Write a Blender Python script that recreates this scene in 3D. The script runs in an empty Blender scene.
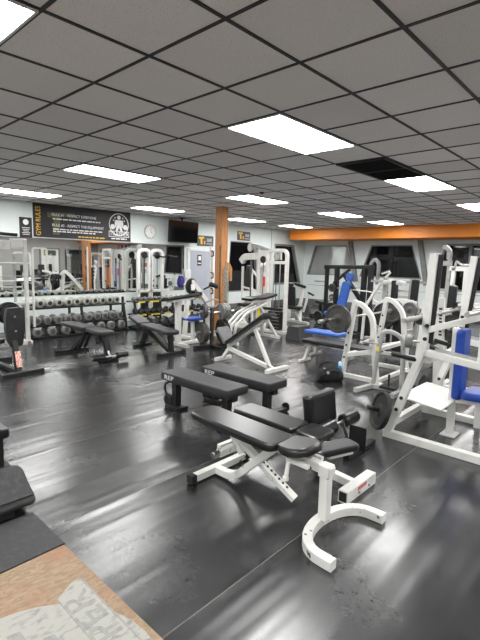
import bpy, bmesh, math, random
from math import sin, cos, pi, radians
from mathutils import Vector as V, Matrix
random.seed(7)
COL = bpy.context.scene.collection
H = 2.79
ORD = ['first','second','third','fourth','fifth','sixth','seventh','eighth','ninth','tenth','eleventh','twelfth','thirteenth','fourteenth','fifteenth','sixteenth','seventeenth','eighteenth']

# ------------------------------------------------------------------ materials
def mat(name, col, rough=.5, metal=0., spec=.5, coat=0.):
    m = bpy.data.materials.new(name); m.use_nodes = True
    b = m.node_tree.nodes['Principled BSDF']
    b.inputs['Base Color'].default_value = (*col, 1); b.inputs['Roughness'].default_value = rough
    b.inputs['Metallic'].default_value = metal; b.inputs['Specular IOR Level'].default_value = spec
    b.inputs['Coat Weight'].default_value = coat
    return m
def nodes(m): return m.node_tree.nodes, m.node_tree.links, m.node_tree.nodes['Principled BSDF']
def mottle(m, c2, scale=8, lo=.45, hi=.6, detail=4, bump=0, rough=None, bscale=None, stretch=(1,1,1)):
    """procedural wear: blends the base colour with c2 by noise, optional bump and roughness range"""
    n, l, b = nodes(m)
    tc = n.new('ShaderNodeTexCoord'); mp = n.new('ShaderNodeMapping'); mp.inputs['Scale'].default_value = stretch
    l.new(tc.outputs['Object'], mp.inputs['Vector'])
    no = n.new('ShaderNodeTexNoise'); no.inputs['Scale'].default_value = scale; no.inputs['Detail'].default_value = detail
    l.new(mp.outputs[0], no.inputs['Vector'])
    r = n.new('ShaderNodeValToRGB'); r.color_ramp.elements[0].position = lo; r.color_ramp.elements[1].position = hi
    r.color_ramp.elements[0].color = b.inputs['Base Color'].default_value[:]; r.color_ramp.elements[1].color = (*c2, 1)
    l.new(no.outputs['Fac'], r.inputs['Fac']); l.new(r.outputs['Color'], b.inputs['Base Color'])
    if bump:
        n2 = n.new('ShaderNodeTexNoise'); n2.inputs['Scale'].default_value = bscale or scale*4; n2.inputs['Detail'].default_value = 3
        l.new(mp.outputs[0], n2.inputs['Vector'])
        bp = n.new('ShaderNodeBump'); bp.inputs['Strength'].default_value = bump; bp.inputs['Distance'].default_value = .01
        l.new(n2.outputs['Fac'], bp.inputs['Height']); l.new(bp.outputs[0], b.inputs['Normal'])
    if rough:
        mr = n.new('ShaderNodeMapRange'); mr.inputs['To Min'].default_value, mr.inputs['To Max'].default_value = rough
        l.new(no.outputs['Fac'], mr.inputs['Value']); l.new(mr.outputs[0], b.inputs['Roughness'])
    return m
M = {}
M['white'] = mottle(mat('white_paint', (.68,.675,.645), .38), (.52,.505,.47), 6, .55, .8)
M['chipped'] = mottle(mat('chipped_white_paint', (.67,.665,.635), .4), (.07,.065,.06), 17, .655, .675, detail=6)
M['grey'] = mottle(mat('grey_paint', (.38,.38,.37), .4), (.25,.25,.24), 9, .5, .7)
M['vinyl'] = mottle(mat('black_vinyl', (.006,.006,.0065), .3, 0, .5), (.0075,.0075,.008), 12, .4, .7, rough=(.275,.285))
M['pad'] = mottle(mat('charcoal_vinyl', (.021,.0215,.0235), .5, 0, .4), (.027,.0275,.029), 10, .4, .7)
M['padgrey'] = mottle(mat('grey_vinyl', (.17,.17,.175), .5), (.13,.13,.135), 10, .4, .7, bump=.1, bscale=120)
M['blackmetal'] = mottle(mat('black_metal', (.009,.009,.0095), .4, 0, .4), (.02,.0195,.019), 9, .5, .75)
M['rubber'] = mottle(mat('black_rubber', (.012,.012,.012), .7, 0, .4), (.032,.031,.03), 11, .5, .8)
M['iron'] = mottle(mat('cast_iron', (.055,.053,.05), .5, .3), (.11,.105,.10), 8, .5, .75, bump=.2)
M['greyiron'] = mottle(mat('grey_enamelled_iron', (.18,.18,.173), .42, .1), (.11,.11,.105), 10, .5, .7)
M['paleiron'] = mottle(mat('pale_grey_iron', (.37,.385,.335), .42), (.24,.25,.22), 10, .5, .7)
M['chrome'] = mottle(mat('brushed_steel', (.52,.51,.50), .28, 1.), (.36,.35,.34), 20, .4, .7)
M['blue'] = mottle(mat('blue_vinyl', (.010,.045,.27), .4, 0, .4), (.015,.06,.34), 9, .4, .7, bump=.15, bscale=25)
M['bluebright'] = mottle(mat('bright_blue_vinyl', (.025,.12,.48), .42), (.02,.09,.40), 9, .4, .7)
M['wood'] = mottle(mat('orange_stained_post_wood', (.50,.22,.07), .5), (.32,.12,.035), 5, .4, .7, stretch=(6,6,.6), bump=.2)
M['palewood'] = mottle(mat('pale_wood', (.60,.44,.26), .5), (.5,.34,.19), 8, .4, .7, stretch=(6,6,.6))
M['yellow'] = mat('yellow_plastic', (.80,.68,.03), .5)
M['yellowtext'] = mat('yellow_print', (.85,.50,.03), .5)
M['whitetext'] = mat('white_print', (.80,.80,.80), .5)
M['olive'] = mat('olive_print', (.10,.105,.035), .5)
M['greyprint'] = mat('grey_print', (.07,.07,.072), .5)
M['banner'] = mottle(mat('black_banner_print', (.016,.015,.018), .55), (.024,.023,.027), 4, .4, .7)
M['red'] = mat('red_print', (.62,.03,.03), .5)
M['redink'] = mat('faded_red_print', (.6,.12,.13), .5)
M['purple'] = mottle(mat('purple_cloth', (.05,.035,.22), .8), (.03,.02,.14), 20, .4, .7)
M['cloth'] = mottle(mat('black_cloth', (.012,.012,.013), .8), (.03,.03,.03), 30, .45, .7, bump=.5, bscale=60)
M['bottle'] = mat('blue_bottle_plastic', (.03,.25,.62), .2)
M['bottlecap'] = mat('pale_blue_plastic', (.55,.72,.82), .35)
M['orange'] = mottle(mat('orange_paint', (.74,.235,.02), .5), (.69,.21,.018), 2, .4, .7)
M['wall'] = mottle(mat('pale_wall_paint', (.66,.715,.705), .55), (.62,.67,.66), 1.5, .4, .7, bump=.05, bscale=60)
M['greywall'] = mottle(mat('grey_wall_paint', (.36,.35,.34), .6), (.33,.32,.31), 1.5, .4, .7)
M['framegrey'] = mottle(mat('window_frame_grey', (.20,.20,.20), .5), (.15,.15,.15), 6, .4, .7)
M['doorgrey'] = mottle(mat('grey_door_paint', (.38,.40,.45), .5), (.35,.37,.42), 2, .4, .7)
M['doorwhite'] = mottle(mat('white_door_paint', (.72,.73,.72), .45), (.66,.67,.66), 3, .4, .7)
M['skirting'] = mottle(mat('dark_skirting', (.13,.13,.13), .6), (.09,.09,.09), 5, .4, .7)
M['mirror'] = mottle(mat('mirror_glass', (.86,.88,.87), .015, 1.), (.84,.87,.86), 2, .4, .7)
M['palemirror'] = mottle(mat('mirror_glass_reflection_tint', (.62,.64,.63), .06, .55), (.55,.57,.56), 2, .4, .7)  # reflection of a bright wall put into the pale, half-diffuse base colour
M['nightglass'] = mottle(mat('dark_window_glass', (.004,.004,.005), .03, 0, .35), (.007,.006,.006), 3, .4, .7)
M['screen'] = mat('television_screen', (.004,.004,.005), .09)
M['grid'] = mottle(mat('black_ceiling_grid', (.012,.012,.012), .5), (.02,.02,.02), 6, .4, .7)
M['vent'] = mat('dark_vent_metal', (.015,.014,.013), .5)
M['face'] = mat('clock_face', (.75,.76,.75), .4)
M['paper'] = mat('printed_paper', (.66,.66,.62), .6)
M['tagpaper'] = mottle(mat('label_print', (.75,.55,.45), .6), (.55,.12,.1), 60, .5, .55)

def emis(name, col, s):
    m = bpy.data.materials.new(name); m.use_nodes = True; n, l, b = nodes(m)
    b.inputs['Base Color'].default_value = (.9,.9,.9,1)
    b.inputs['Emission Color'].default_value = (*col, 1); b.inputs['Emission Strength'].default_value = s
    return m
M['light'] = emis('lit_diffuser', (1.0,.993,.982), 26)

def ceiling_mat():
    m = mat('ceiling_tile', (.43,.40,.385), .85, 0, .2); n, l, b = nodes(m)
    tc = n.new('ShaderNodeTexCoord')
    sp = n.new('ShaderNodeTexNoise'); sp.inputs['Scale'].default_value = 110; sp.inputs['Detail'].default_value = 3; sp.inputs['Roughness'].default_value = .6
    l.new(tc.outputs['Object'], sp.inputs['Vector'])
    r = n.new('ShaderNodeValToRGB'); e = r.color_ramp.elements
    e[0].position, e[0].color = .30, (.60,.565,.54,1); e[1].position, e[1].color = .42, (.90,.86,.84,1)
    l.new(sp.outputs['Fac'], r.inputs['Fac'])
    # each tile a little different
    mp = n.new('ShaderNodeMapping'); mp.inputs['Location'].default_value = (2.84,-1.0,0); mp.inputs['Scale'].default_value = (1,1,1)
    dv = n.new('ShaderNodeVectorMath'); dv.operation = 'DIVIDE'; dv.inputs[1].default_value = (.61,.61,1)
    fl = n.new('ShaderNodeVectorMath'); fl.operation = 'FLOOR'
    wn = n.new('ShaderNodeTexWhiteNoise')
    l.new(tc.outputs['Object'], mp.inputs['Vector']); l.new(mp.outputs[0], dv.inputs[0]); l.new(dv.outputs[0], fl.inputs[0]); l.new(fl.outputs[0], wn.inputs['Vector'])
    mr = n.new('ShaderNodeMapRange'); mr.inputs['To Min'].default_value, mr.inputs['To Max'].default_value = .90, 1.05
    l.new(wn.outputs['Value'], mr.inputs['Value'])
    mx = n.new('ShaderNodeVectorMath'); mx.operation = 'SCALE'
    l.new(r.outputs['Color'], mx.inputs[0]); l.new(mr.outputs[0], mx.inputs['Scale']); l.new(mx.outputs[0], b.inputs['Base Color'])
    bp = n.new('ShaderNodeBump'); bp.inputs['Strength'].default_value = .3; bp.inputs['Distance'].default_value = .01
    l.new(sp.outputs['Fac'], bp.inputs['Height']); l.new(bp.outputs[0], b.inputs['Normal'])
    return m
M['ceiling'] = ceiling_mat()

def floor_mat():
    m = mat('black_rubber_flooring', (.03,.03,.032), .35, 0, .85); n, l, b = nodes(m)
    tc = n.new('ShaderNodeTexCoord'); sx = n.new('ShaderNodeSeparateXYZ'); l.new(tc.outputs['Object'], sx.inputs[0])
    def math_(op, a, bb=None, c=None):
        k = n.new('ShaderNodeMath'); k.operation = op
        for i, v in enumerate((a, bb, c)):
            if v is None: continue
            if isinstance(v, (int, float)): k.inputs[i].default_value = v
            else: l.new(v, k.inputs[i])
        return k.outputs[0]
    # rolls of rubber 1.11 m wide, laid along Y, seams at X = -1.40 + k * 1.11
    t = math_('DIVIDE', math_('ADD', sx.outputs['X'], 1.40), 1.11)
    fr = math_('SUBTRACT', t, math_('ROUND', t)); dist = math_('MULTIPLY', math_('ABSOLUTE', fr), 1.11)
    seam = math_('LESS_THAN', dist, .003)
    # scuffs and dust
    n1 = n.new('ShaderNodeTexNoise'); n1.inputs['Scale'].default_value = 28; n1.inputs['Detail'].default_value = 6; n1.inputs['Roughness'].default_value = .65
    l.new(tc.outputs['Object'], n1.inputs['Vector'])
    r1 = n.new('ShaderNodeValToRGB'); r1.color_ramp.elements[0].position = .35; r1.color_ramp.elements[1].position = .75
    r1.color_ramp.elements[0].color = (.008,.0085,.0095,1); r1.color_ramp.elements[1].color = (.036,.037,.038,1)
    l.new(n1.outputs['Fac'], r1.inputs['Fac'])
    n2 = n.new('ShaderNodeTexNoise'); n2.inputs['Scale'].default_value = 1.3; n2.inputs['Detail'].default_value = 3
    l.new(tc.outputs['Object'], n2.inputs['Vector'])
    sm = n.new('ShaderNodeMix'); sm.data_type = 'RGBA'
    l.new(seam, sm.inputs[0]); l.new(r1.outputs['Color'], sm.inputs[6]); sm.inputs[7].default_value = (.11,.105,.10,1)
    l.new(sm.outputs[2], b.inputs['Base Color'])
    mr = n.new('ShaderNodeMapRange'); mr.inputs['From Min'].default_value, mr.inputs['From Max'].default_value = .3, .7
    mr.inputs['To Min'].default_value, mr.inputs['To Max'].default_value = .17, .27
    l.new(n2.outputs['Fac'], mr.inputs['Value']); 
    rr = math_('ADD', mr.outputs[0], math_('MULTIPLY', n1.outputs['Fac'], .05)); l.new(rr, b.inputs['Roughness'])
    # slow ripples lying along the rolls, fine grain, and a lip at each seam
    mp = n.new('ShaderNodeMapping'); mp.inputs['Scale'].default_value = (7,.3,1); l.new(tc.outputs['Object'], mp.inputs['Vector'])
    n3 = n.new('ShaderNodeTexNoise'); n3.inputs['Scale'].default_value = 1.0; n3.inputs['Detail'].default_value = 1; l.new(mp.outputs[0], n3.inputs['Vector'])
    n4 = n.new('ShaderNodeTexNoise'); n4.inputs['Scale'].default_value = 160; n4.inputs['Detail'].default_value = 2; l.new(tc.outputs['Object'], n4.inputs['Vector'])
    lip = math_('SMOOTH_MAX', math_('SUBTRACT', .05, dist), 0, .02)
    hgt = math_('ADD', math_('ADD', math_('MULTIPLY', n3.outputs['Fac'], .007), math_('MULTIPLY', n4.outputs['Fac'], .00018)), math_('MULTIPLY', lip, .03))
    bp = n.new('ShaderNodeBump'); bp.inputs['Strength'].default_value = 1; bp.inputs['Distance'].default_value = 1
    l.new(hgt, bp.inputs['Height']); l.new(bp.outputs[0], b.inputs['Normal'])
    return m
M['floor'] = floor_mat()
def osb_mat():
    m = mat('strand_board', (.50,.33,.19), .6); n, l, b = nodes(m)
    tc = n.new('ShaderNodeTexCoord'); vo = n.new('ShaderNodeTexVoronoi'); vo.inputs['Scale'].default_value = 90
    mp = n.new('ShaderNodeMapping'); mp.inputs['Scale'].default_value = (1,.4,1); mp.inputs['Rotation'].default_value = (0,0,.6)
    l.new(tc.outputs['Object'], mp.inputs['Vector']); l.new(mp.outputs[0], vo.inputs['Vector'])
    r = n.new('ShaderNodeValToRGB'); e = r.color_ramp.elements
    e[0].color = (.19,.125,.072,1); e[1].color = (.30,.215,.137,1)
    l.new(vo.outputs['Color'], r.inputs['Fac'])
    no = n.new('ShaderNodeTexNoise'); no.inputs['Scale'].default_value = 5; no.inputs['Detail'].default_value = 6; l.new(tc.outputs['Object'], no.inputs['Vector'])
    r2 = n.new('ShaderNodeValToRGB'); r2.color_ramp.elements[0].position = .5; r2.color_ramp.elements[1].position = .72
    r2.color_ramp.elements[0].color = (0,0,0,1); r2.color_ramp.elements[1].color = (.75,.75,.75,1); l.new(no.outputs['Fac'], r2.inputs['Fac'])
    mx = n.new('ShaderNodeMix'); mx.data_type = 'RGBA'; l.new(r2.outputs['Color'], mx.inputs[0]); l.new(r.outputs['Color'], mx.inputs[6]); mx.inputs[7].default_value = (.25,.10,.05,1)
    l.new(mx.outputs[2], b.inputs['Base Color'])
    return m
M['osb'] = osb_mat()
M['stencil'] = mottle(mat('worn_white_floor_paint', (.31,.305,.275), .6), (.18,.18,.175), 30, .52, .68, detail=8, stretch=(1,.5,1))
M['stencilgrey'] = mottle(mat('worn_grey_floor_paint', (.24,.238,.225), .6), (.18,.18,.172), 30, .5, .7, detail=8)
M['mat'] = mottle(mat('scuffed_rubber_mat', (.030,.030,.032), .55, 0, .4), (.05,.049,.047), 25, .5, .75, detail=8, bump=.15, bscale=120)

# ------------------------------------------------------------------ mesh builder
Z = V((0,0,1))
def fillet(pts, r, n=5):
    pts = [V(p) for p in pts]; out = [pts[0]]
    for a, b, c in zip(pts, pts[1:], pts[2:]):
        u, w = (a-b), (c-b); d = min(r, u.length*.49, w.length*.49)
        p0, p1 = b+u.normalized()*d, b+w.normalized()*d
        for i in range(n+1):
            t = i/n; out.append(p0*(1-t)**2 + b*2*t*(1-t) + p1*t*t)
    return out+[pts[-1]]
def rrect(L, W, r, n=4):
    o = []
    for cx, cy, a0 in ((L/2-r, W/2-r, 0), (-L/2+r, W/2-r, pi/2), (-L/2+r, -W/2+r, pi), (L/2-r, -W/2+r, 3*pi/2)):
        for i in range(n+1): a = a0+pi/2*i/n; o.append((cx+r*cos(a), cy+r*sin(a)))
    return o
class MB:
    def __init__(s): s.bm = bmesh.new()
    def loft(s, rings, cap=True, close=False):
        vs = [[s.bm.verts.new(p) for p in r] for r in rings]; n = len(vs[0])
        pairs = list(zip(vs, vs[1:])) + ([(vs[-1], vs[0])] if close else [])
        for a, b in pairs:
            for i in range(n):
                try: s.bm.faces.new((a[i], a[(i+1)%n], b[(i+1)%n], b[i]))
                except ValueError: pass
        if cap and not close: s.bm.faces.new(vs[0][::-1]); s.bm.faces.new(vs[-1])
        return s
    def sweep(s, pts, sec, up=Z, close=False):
        pts = [V(p) for p in pts]; rings = []; N = len(pts); up = V(up)
        for i, p in enumerate(pts):
            if close: d = pts[(i+1)%N]-pts[i-1]
            else: d = pts[min(i+1,N-1)]-pts[max(i-1,0)]
            d.normalize(); x = d.cross(up)
            if x.length < 1e-4: x = d.cross(V((1,0,0)))
            if x.length < 1e-4: x = d.cross(V((0,1,0)))
            x.normalize(); y = x.cross(d)
            rings.append([p+x*a+y*b for a, b in sec])
        return s.loft(rings, close=close)
    def bar(s, p, q, w=.05, h=None, up=Z, c=.004):
        h = h or w; return s.sweep([p, q], rrect(w, h, min(c, w*.3, h*.3), 1), up)
    def rect(s, pts, w=.05, h=None, up=Z, r=0, n=5):
        h = h or w; pts = fillet(pts, r, n) if r else pts
        return s.sweep(pts, rrect(w, h, .004, 1), up)
    def tube(s, pts, r=.02, n=10, fr=0, up=Z, close=False):
        pts = fillet(pts, fr) if fr else pts
        return s.sweep(pts, [(r*cos(2*pi*i/n), r*sin(2*pi*i/n)) for i in range(n)], up, close)
    def lathe(s, c, axis, prof, n=20):
        c, ax = V(c), V(axis).normalized(); x = ax.orthogonal().normalized(); y = ax.cross(x)
        return s.loft([[c+ax*t+(x*cos(2*pi*i/n)+y*sin(2*pi*i/n))*max(r,.0004) for i in range(n)] for t, r in prof])
    def cyl(s, p, q, r, n=16, b=.0):
        p, q = V(p), V(q); L = (q-p).length; b = b or min(r, L)*.12
        return s.lathe(p, q-p, [(0, r-b), (b, r), (L-b, r), (L, r-b)], n)
    def box(s, c, sz, rz=0, b=.004):
        c = V(c); x = V((cos(rz), sin(rz), 0)); y = V((-sin(rz), cos(rz), 0))
        return s.pad(c, x, y, sz[0], sz[1], sz[2], .0, b)
    def pad(s, c, ax, ay, L, W, T, r=.04, b=.014, bow=0):
        """upholstered pad: rounded plan L x W in the plane ax, ay, thickness T"""
        c, ax, ay = V(c), V(ax).normalized(), V(ay); ay = (ay-ax*ay.dot(ax)).normalized(); nz = ax.cross(ay)
        r = max(r, b*1.01); rings = []
        for k, (t, i) in enumerate(((-T/2, b), (-T/2+b*.3, b*.3), (-T/2+b, 0), (T/2-b, 0), (T/2-b*.3, b*.3), (T/2, b))):
            rings.append([c+ax*x+ay*y+nz*t for x, y in rrect(L-2*i, W-2*i, r-i*.95)])
        return s.loft(rings)
    def prism(s, outline, ax, ay, o, T):
        """outline in the plane (ax, ay) from o, extruded by T along ax x ay"""
        ax, ay, o = V(ax), V(ay), V(o); nz = ax.cross(ay).normalized()
        return s.loft([[o+ax*x+ay*y for x, y in outline], [o+ax*x+ay*y+nz*T for x, y in outline]])
    def disc(s, c, axis, r, th, hole=.025, rim=.014, n=28):
        """weight plate: hub, dished face and raised rim, centre hole plugged by its sleeve"""
        h = th/2
        return s.lathe(c, axis, [(-h*.8, hole), (-h*.8, r*.3), (-h*.45, r*.36), (-h*.45, r*.8), (-h, r*.86), (-h, r-rim*.4), (-h*.6, r), (h*.6, r), (h, r-rim*.4), (h, r*.86), (h*.45, r*.8), (h*.45, r*.36), (h*.8, r*.3), (h*.8, hole)], n)

ORIG = {}
def finish(mb, name, m, o=(0,0,0)):
    bm = mb.bm; o = V(o)
    for v in bm.verts: v.co -= o
    bmesh.ops.recalc_face_normals(bm, faces=bm.faces)
    for e in bm.edges:                     # big flat faces stay flat beside their thin bevels
        a = e.calc_face_angle(0)
        if len(e.link_faces) == 2:
            r1, r2 = e.link_faces[0].calc_area(), e.link_faces[1].calc_area()
            if a > .08 and max(r1, r2) > 8*min(r1, r2): a = 9
        e.smooth = a < .7
    for f in bm.faces: f.smooth = True
    me = bpy.data.meshes.new(name); bm.to_mesh(me); bm.free()
    if m: me.materials.append(M[m] if isinstance(m, str) else m)
    ob = bpy.data.objects.new(name, me); COL.objects.link(ob); ORIG[ob] = o
    return ob
def tagit(o, label=None, cat=None, group=None, kind=None):
    if label: o['label'] = label
    if cat: o['category'] = cat
    if group: o['group'] = group
    if kind: o['kind'] = kind
    return o
def thing(name, label, cat, loc, group=None):
    o = bpy.data.objects.new(name, None); COL.objects.link(o); o.location = loc; o.empty_display_size = .1
    ORIG[o] = V(loc); return tagit(o, label, cat, group)
def part(root, name, m, mb, label=None):
    o = finish(mb, name, m, ORIG[root]); o.parent = root
    if label: o['label'] = label
    return o
def single(name, label, cat, m, mb, loc, group=None):
    o = finish(mb, name, m, loc); o.location = loc; return tagit(o, label, cat, group)
def struct(name, m, mb, parent=None):
    o = finish(mb, name, m, ORIG[parent] if parent else (0,0,0))
    if parent: o.parent = parent
    else: o['kind'] = 'structure'
    return o
def kids(o): return [c for c in bpy.data.objects if c.parent == o]
def dup(root, loc, rz=0, label=None, sc=1):
    def rec(o, p):
        c = o.copy(); COL.objects.link(c)
        if p: c.parent = p
        for k in kids(o): rec(k, c)
        return c
    r = rec(root, None); r.location = loc; r.rotation_euler = (0,0,rz); r.scale = (sc,sc,sc)
    if label: r['label'] = label
    return r
def text_mb(s, size, o, ax, ay, depth=.002, width=None, align='CENTER'):
    """lettering as mesh; o = anchor, ax = reading direction, ay = up"""
    cu = bpy.data.curves.new('t', 'FONT'); cu.body = s; cu.size = size; cu.align_x = align; cu.align_y = 'CENTER'; cu.extrude = depth/2
    ob = bpy.data.objects.new('t', cu); COL.objects.link(ob)
    dg = bpy.context.evaluated_depsgraph_get(); me = bpy.data.meshes.new_from_object(ob.evaluated_get(dg))
    mb = MB(); mb.bm.from_mesh(me); bpy.data.objects.remove(ob); bpy.data.meshes.remove(me); bpy.data.curves.remove(cu)
    ax, ay, o = V(ax).normalized(), V(ay).normalized(), V(o); az = ax.cross(ay)
    xs = [v.co.x for v in mb.bm.verts]; k = width/(max(xs)-min(xs)) if width else 1
    for v in mb.bm.verts: v.co = o + ax*v.co.x*k + ay*v.co.y + az*v.co.z
    return mb
def word_bars(y, z, width, h, seed, x=None):
    """a line of print too small to read: one little bar per word on the left wall"""
    mb = MB(); rnd = random.Random(seed); p = 0
    while p < width:
        w = rnd.uniform(.05,.14); w = min(w, width-p+.02); mb.box((x,y+p+w/2,z),(.003,w,h),0,.0006); p += w+.022
    return mb
def bold(mb, *more):
    for m2 in more:
        me = bpy.data.meshes.new('x'); m2.bm.to_mesh(me); m2.bm.free(); mb.bm.from_mesh(me); bpy.data.meshes.remove(me)
    return mb
def holed(outline, holes, to3, depth):
    """wall slab with openings: 2D loops mapped by to3(u, v), extruded by depth"""
    mb = MB(); bm = mb.bm; ed = []
    for loop in [outline]+holes:
        vs = [bm.verts.new(to3(*p)) for p in loop]
        ed += [bm.edges.new((vs[i], vs[(i+1)%len(vs)])) for i in range(len(vs))]
    fs = [g for g in bmesh.ops.triangle_fill(bm, edges=ed, use_beauty=True)['geom'] if isinstance(g, bmesh.types.BMFace)]
    ex = bmesh.ops.extrude_face_region(bm, geom=fs)['geom']
    for g in ex:
        if isinstance(g, bmesh.types.BMVert): g.co += V(depth)
    return mb

# ------------------------------------------------------------------ the room
XL, XR, YB, YF = -10.0, 5.5, 14.5, -4.0
struct('floor', 'floor', MB().loft([[(XL-.3,YF-.3,-.1),(XR+.3,YF-.3,-.1),(XR+.3,YB+.3,-.1),(XL-.3,YB+.3,-.1)], [(XL-.3,YF-.3,0),(XR+.3,YF-.3,0),(XR+.3,YB+.3,0),(XL-.3,YB+.3,0)]]))
struct('ceiling', 'ceiling', MB().loft([[(XL-.3,YF-.3,H),(XR+.3,YF-.3,H),(XR+.3,YB+.3,H),(XL-.3,YB+.3,H)], [(XL-.3,YF-.3,H+.1),(XR+.3,YF-.3,H+.1),(XR+.3,YB+.3,H+.1),(XL-.3,YB+.3,H+.1)]]))
# T-bar grid, 0.61 m squares, hung just under the tiles
g = MB(); GX, GY = -2.84, 1.0
i = -11
while GX+.61*i < XR:
    x = GX+.61*i; i += 1
    if x > XL: g.loft([[(x-.0105,YF,H-.006),(x+.0105,YF,H-.006),(x+.0105,YF,H),(x-.0105,YF,H)], [(x-.0105,13.2,H-.006),(x+.0105,13.2,H-.006),(x+.0105,13.2,H),(x-.0105,13.2,H)]])
j = -8
while GY+.61*j < 13.2:
    y = GY+.61*j; j += 1
    if y > YF: g.loft([[(XL,y-.010,H-.0055),(XL,y+.010,H-.0055),(XL,y+.010,H),(XL,y-.010,H)], [(XR,y-.010,H-.0055),(XR,y+.010,H-.0055),(XR,y+.010,H),(XR,y-.010,H)]])
struct('trim_1', 'grid', g)
# left wall with two window openings
WA = [(10.22,.62),(10.34,2.26),(11.55,2.26),(11.80,.62)]
WB = [(12.62,.80),(12.62,2.27),(13.79,2.27),(14.32,.80)]
struct('wall_left', 'wall', holed([(YF,0),(YB,0),(YB,H),(YF,H)], [WA, WB], lambda u, v: (XL, u, v), (-.25,0,0)))
# back wall with trapezoid openings
W1 = [(-9.86,1.16),(-7.80,1.20),(-8.17,2.28),(-9.53,2.28)]
W2 = [(-7.62,1.18),(-5.42,1.18),(-5.80,2.28),(-7.24,2.28)]
W3 = [(-5.15,.86),(-1.10,.86),(-1.35,2.31),(-4.77,2.31)]
struct('wall_back', 'wall', holed([(XL-.25,0),(XR,0),(XR,H),(XL-.25,H)], [W1, W2, W3], lambda u, v: (u, YB, v), (0,.25,0)))
D1 = [(10.95,0),(11.95,0),(11.95,2.0),(10.95,2.0)]
struct('wall_right', 'greywall', holed([(YF,0),(12.35,0),(12.35,2.03),(13.55,2.03),(13.55,0),(YB+.25,0),(YB+.25,H),(YF,H)], [], lambda u, v: (XR, u, v), (.15,0,0)))
struct('wall_front', 'wall', MB().box(((XL+XR)/2, YF-.1, H/2), (XR-XL+.6, .2, H)))
struct('wall_passage', 'skirting', MB().box((XR+.75, 12.95, H/2), (.1, 3, H)).box((XR+.45,12.25,H/2),(.6,.1,H)).box((XR+.45,13.65,H/2),(.6,.1,H)))
struct('trim_2', 'orange', MB().box(((-9.78+XR)/2, (13.2+YB)/2, (2.43+H)/2), (XR+9.78, YB-13.2, H-2.43)))     # orange soffit
struct('trim_3', 'orange', MB().box((4.45, YB-.012, 1.05), (1.5, .024, 2.1)))                                     # orange panel
struct('baseboard_back', 'skirting', MB().box(((XL+XR)/2, YB-.01, .12), (XR-XL, .02, .24)))
struct('baseboard_left', 'skirting', MB().box((XL+.01, (9.7+YB)/2, .12), (.02, YB-9.7, .24)))
def ring(outline, k, to3, d):
    """a frame lining a window opening"""
    c = V((sum(p[0] for p in outline)/len(outline), sum(p[1] for p in outline)/len(outline)))
    inn = []
    n = len(outline)
    for a in range(n):
        p, q, r = V(outline[a-1]), V(outline[a]), V(outline[(a+1)%n])
        e1, e2 = (q-p).normalized(), (r-q).normalized(); n1, n2 = V((-e1.y, e1.x)), V((-e2.y, e2.x))
        if (c-q).dot(n1) < 0: n1 = -n1
        if (c-q).dot(n2) < 0: n2 = -n2
        m = (n1+n2); m = m/m.dot(n1); inn.append(q+m*k)
    d = V(d); mb = MB()
    for a in range(n):
        b_ = (a+1) % n
        quad = [V(to3(*outline[a])), V(to3(*outline[b_])), V(to3(*inn[b_])), V(to3(*inn[a]))]
        mb.loft([quad, [v+d for v in quad]])
    return mb
def window(k, outline, to3, d, glass, fk=.06):
    d = V(d)
    mb = MB(); o = [V(to3(*p))+d*.5 for p in outline]; mb.loft([o, [v+d*.2 for v in o]])
    w = struct('window_%d' % k, glass, mb)
    struct('window_frame', 'framegrey', ring(outline, fk, to3, d*.45), w)
    return w
window(1, WA, lambda u, v: (XL, u, v), (-.2,0,0), 'nightglass', .03)
window(2, WB, lambda u, v: (XL, u, v), (-.2,0,0), 'nightglass', .07)
window(3, W1, lambda u, v: (u, YB, v), (0,.2,0), 'palemirror', .05)
window(4, W2, lambda u, v: (u, YB, v), (0,.2,0), 'nightglass', .04)
w5 = window(5, W3, lambda u, v: (u, YB, v), (0,.2,0), 'nightglass', .06)
struct('mullion', 'framegrey', MB().bar((-4.05,YB+.06,.9),(-4.05,YB+.06,2.28),.08,.08).bar((-2.6,YB+.06,.9),(-2.6,YB+.06,2.28),.08,.08), w5)
# grey posts between the windows
struct('trim_4', 'framegrey', MB().bar((-8.02,YB-.06,2.43),(-7.72,YB-.06,1.0),.14,.12,(0,1,0)))
struct('trim_5', 'framegrey', MB().bar((-5.54,YB-.06,2.43),(-5.24,YB-.06,1.0),.14,.12,(0,1,0)))
struct('trim_6', 'skirting', MB().bar((XL+.006,12.42,.25),(XL+.006,12.42,H),.012,.012,(0,1,0)))   # joint in the wall panels
struct('trim_7', 'skirting', MB().bar((XL+.2,YB-.004,.78),(-2,YB-.004,.78),.01,.012))             # joint under the windows
# doors
d1 = struct('door_1', 'doorgrey', MB().box((XL+.02, 9.06, .95), (.04, .92, 1.88)))
struct('door_frame', 'doorwhite', MB().box((XL+.03, 8.56, .97), (.06, .09, 1.94)).box((XL+.03, 9.565, .97), (.06, .09, 1.94)).box((XL+.03, 9.06, 1.93), (.06, 1.1, .08)), d1)
struct('door_handle', 'chrome', MB().cyl((XL+.04,8.72,.98),(XL+.10,8.72,.98),.014).cyl((XL+.09,8.72,.98),(XL+.09,8.83,.98),.011), d1)
d2 = struct('door_2', 'doorwhite', MB().box((XR-.02, 11.45, 1.0), (.04, 1.0, 2.0)))
struct('door_frame', 'framegrey', MB().box((XR-.03, 10.9, 1.02), (.06, .08, 2.04)).box((XR-.03, 12.0, 1.02), (.06, .08, 2.04)).box((XR-.03, 11.45, 2.05), (.06, 1.18, .07)), d2)
# wooden post
single('wooden_post', 'square orange-stained timber post rising to the ceiling behind the weight tree', 'post', 'wood', MB().box((-7.02,6.98,H/2),(.2,.2,H),0,.008), (-7.02,6.98,0))

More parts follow.
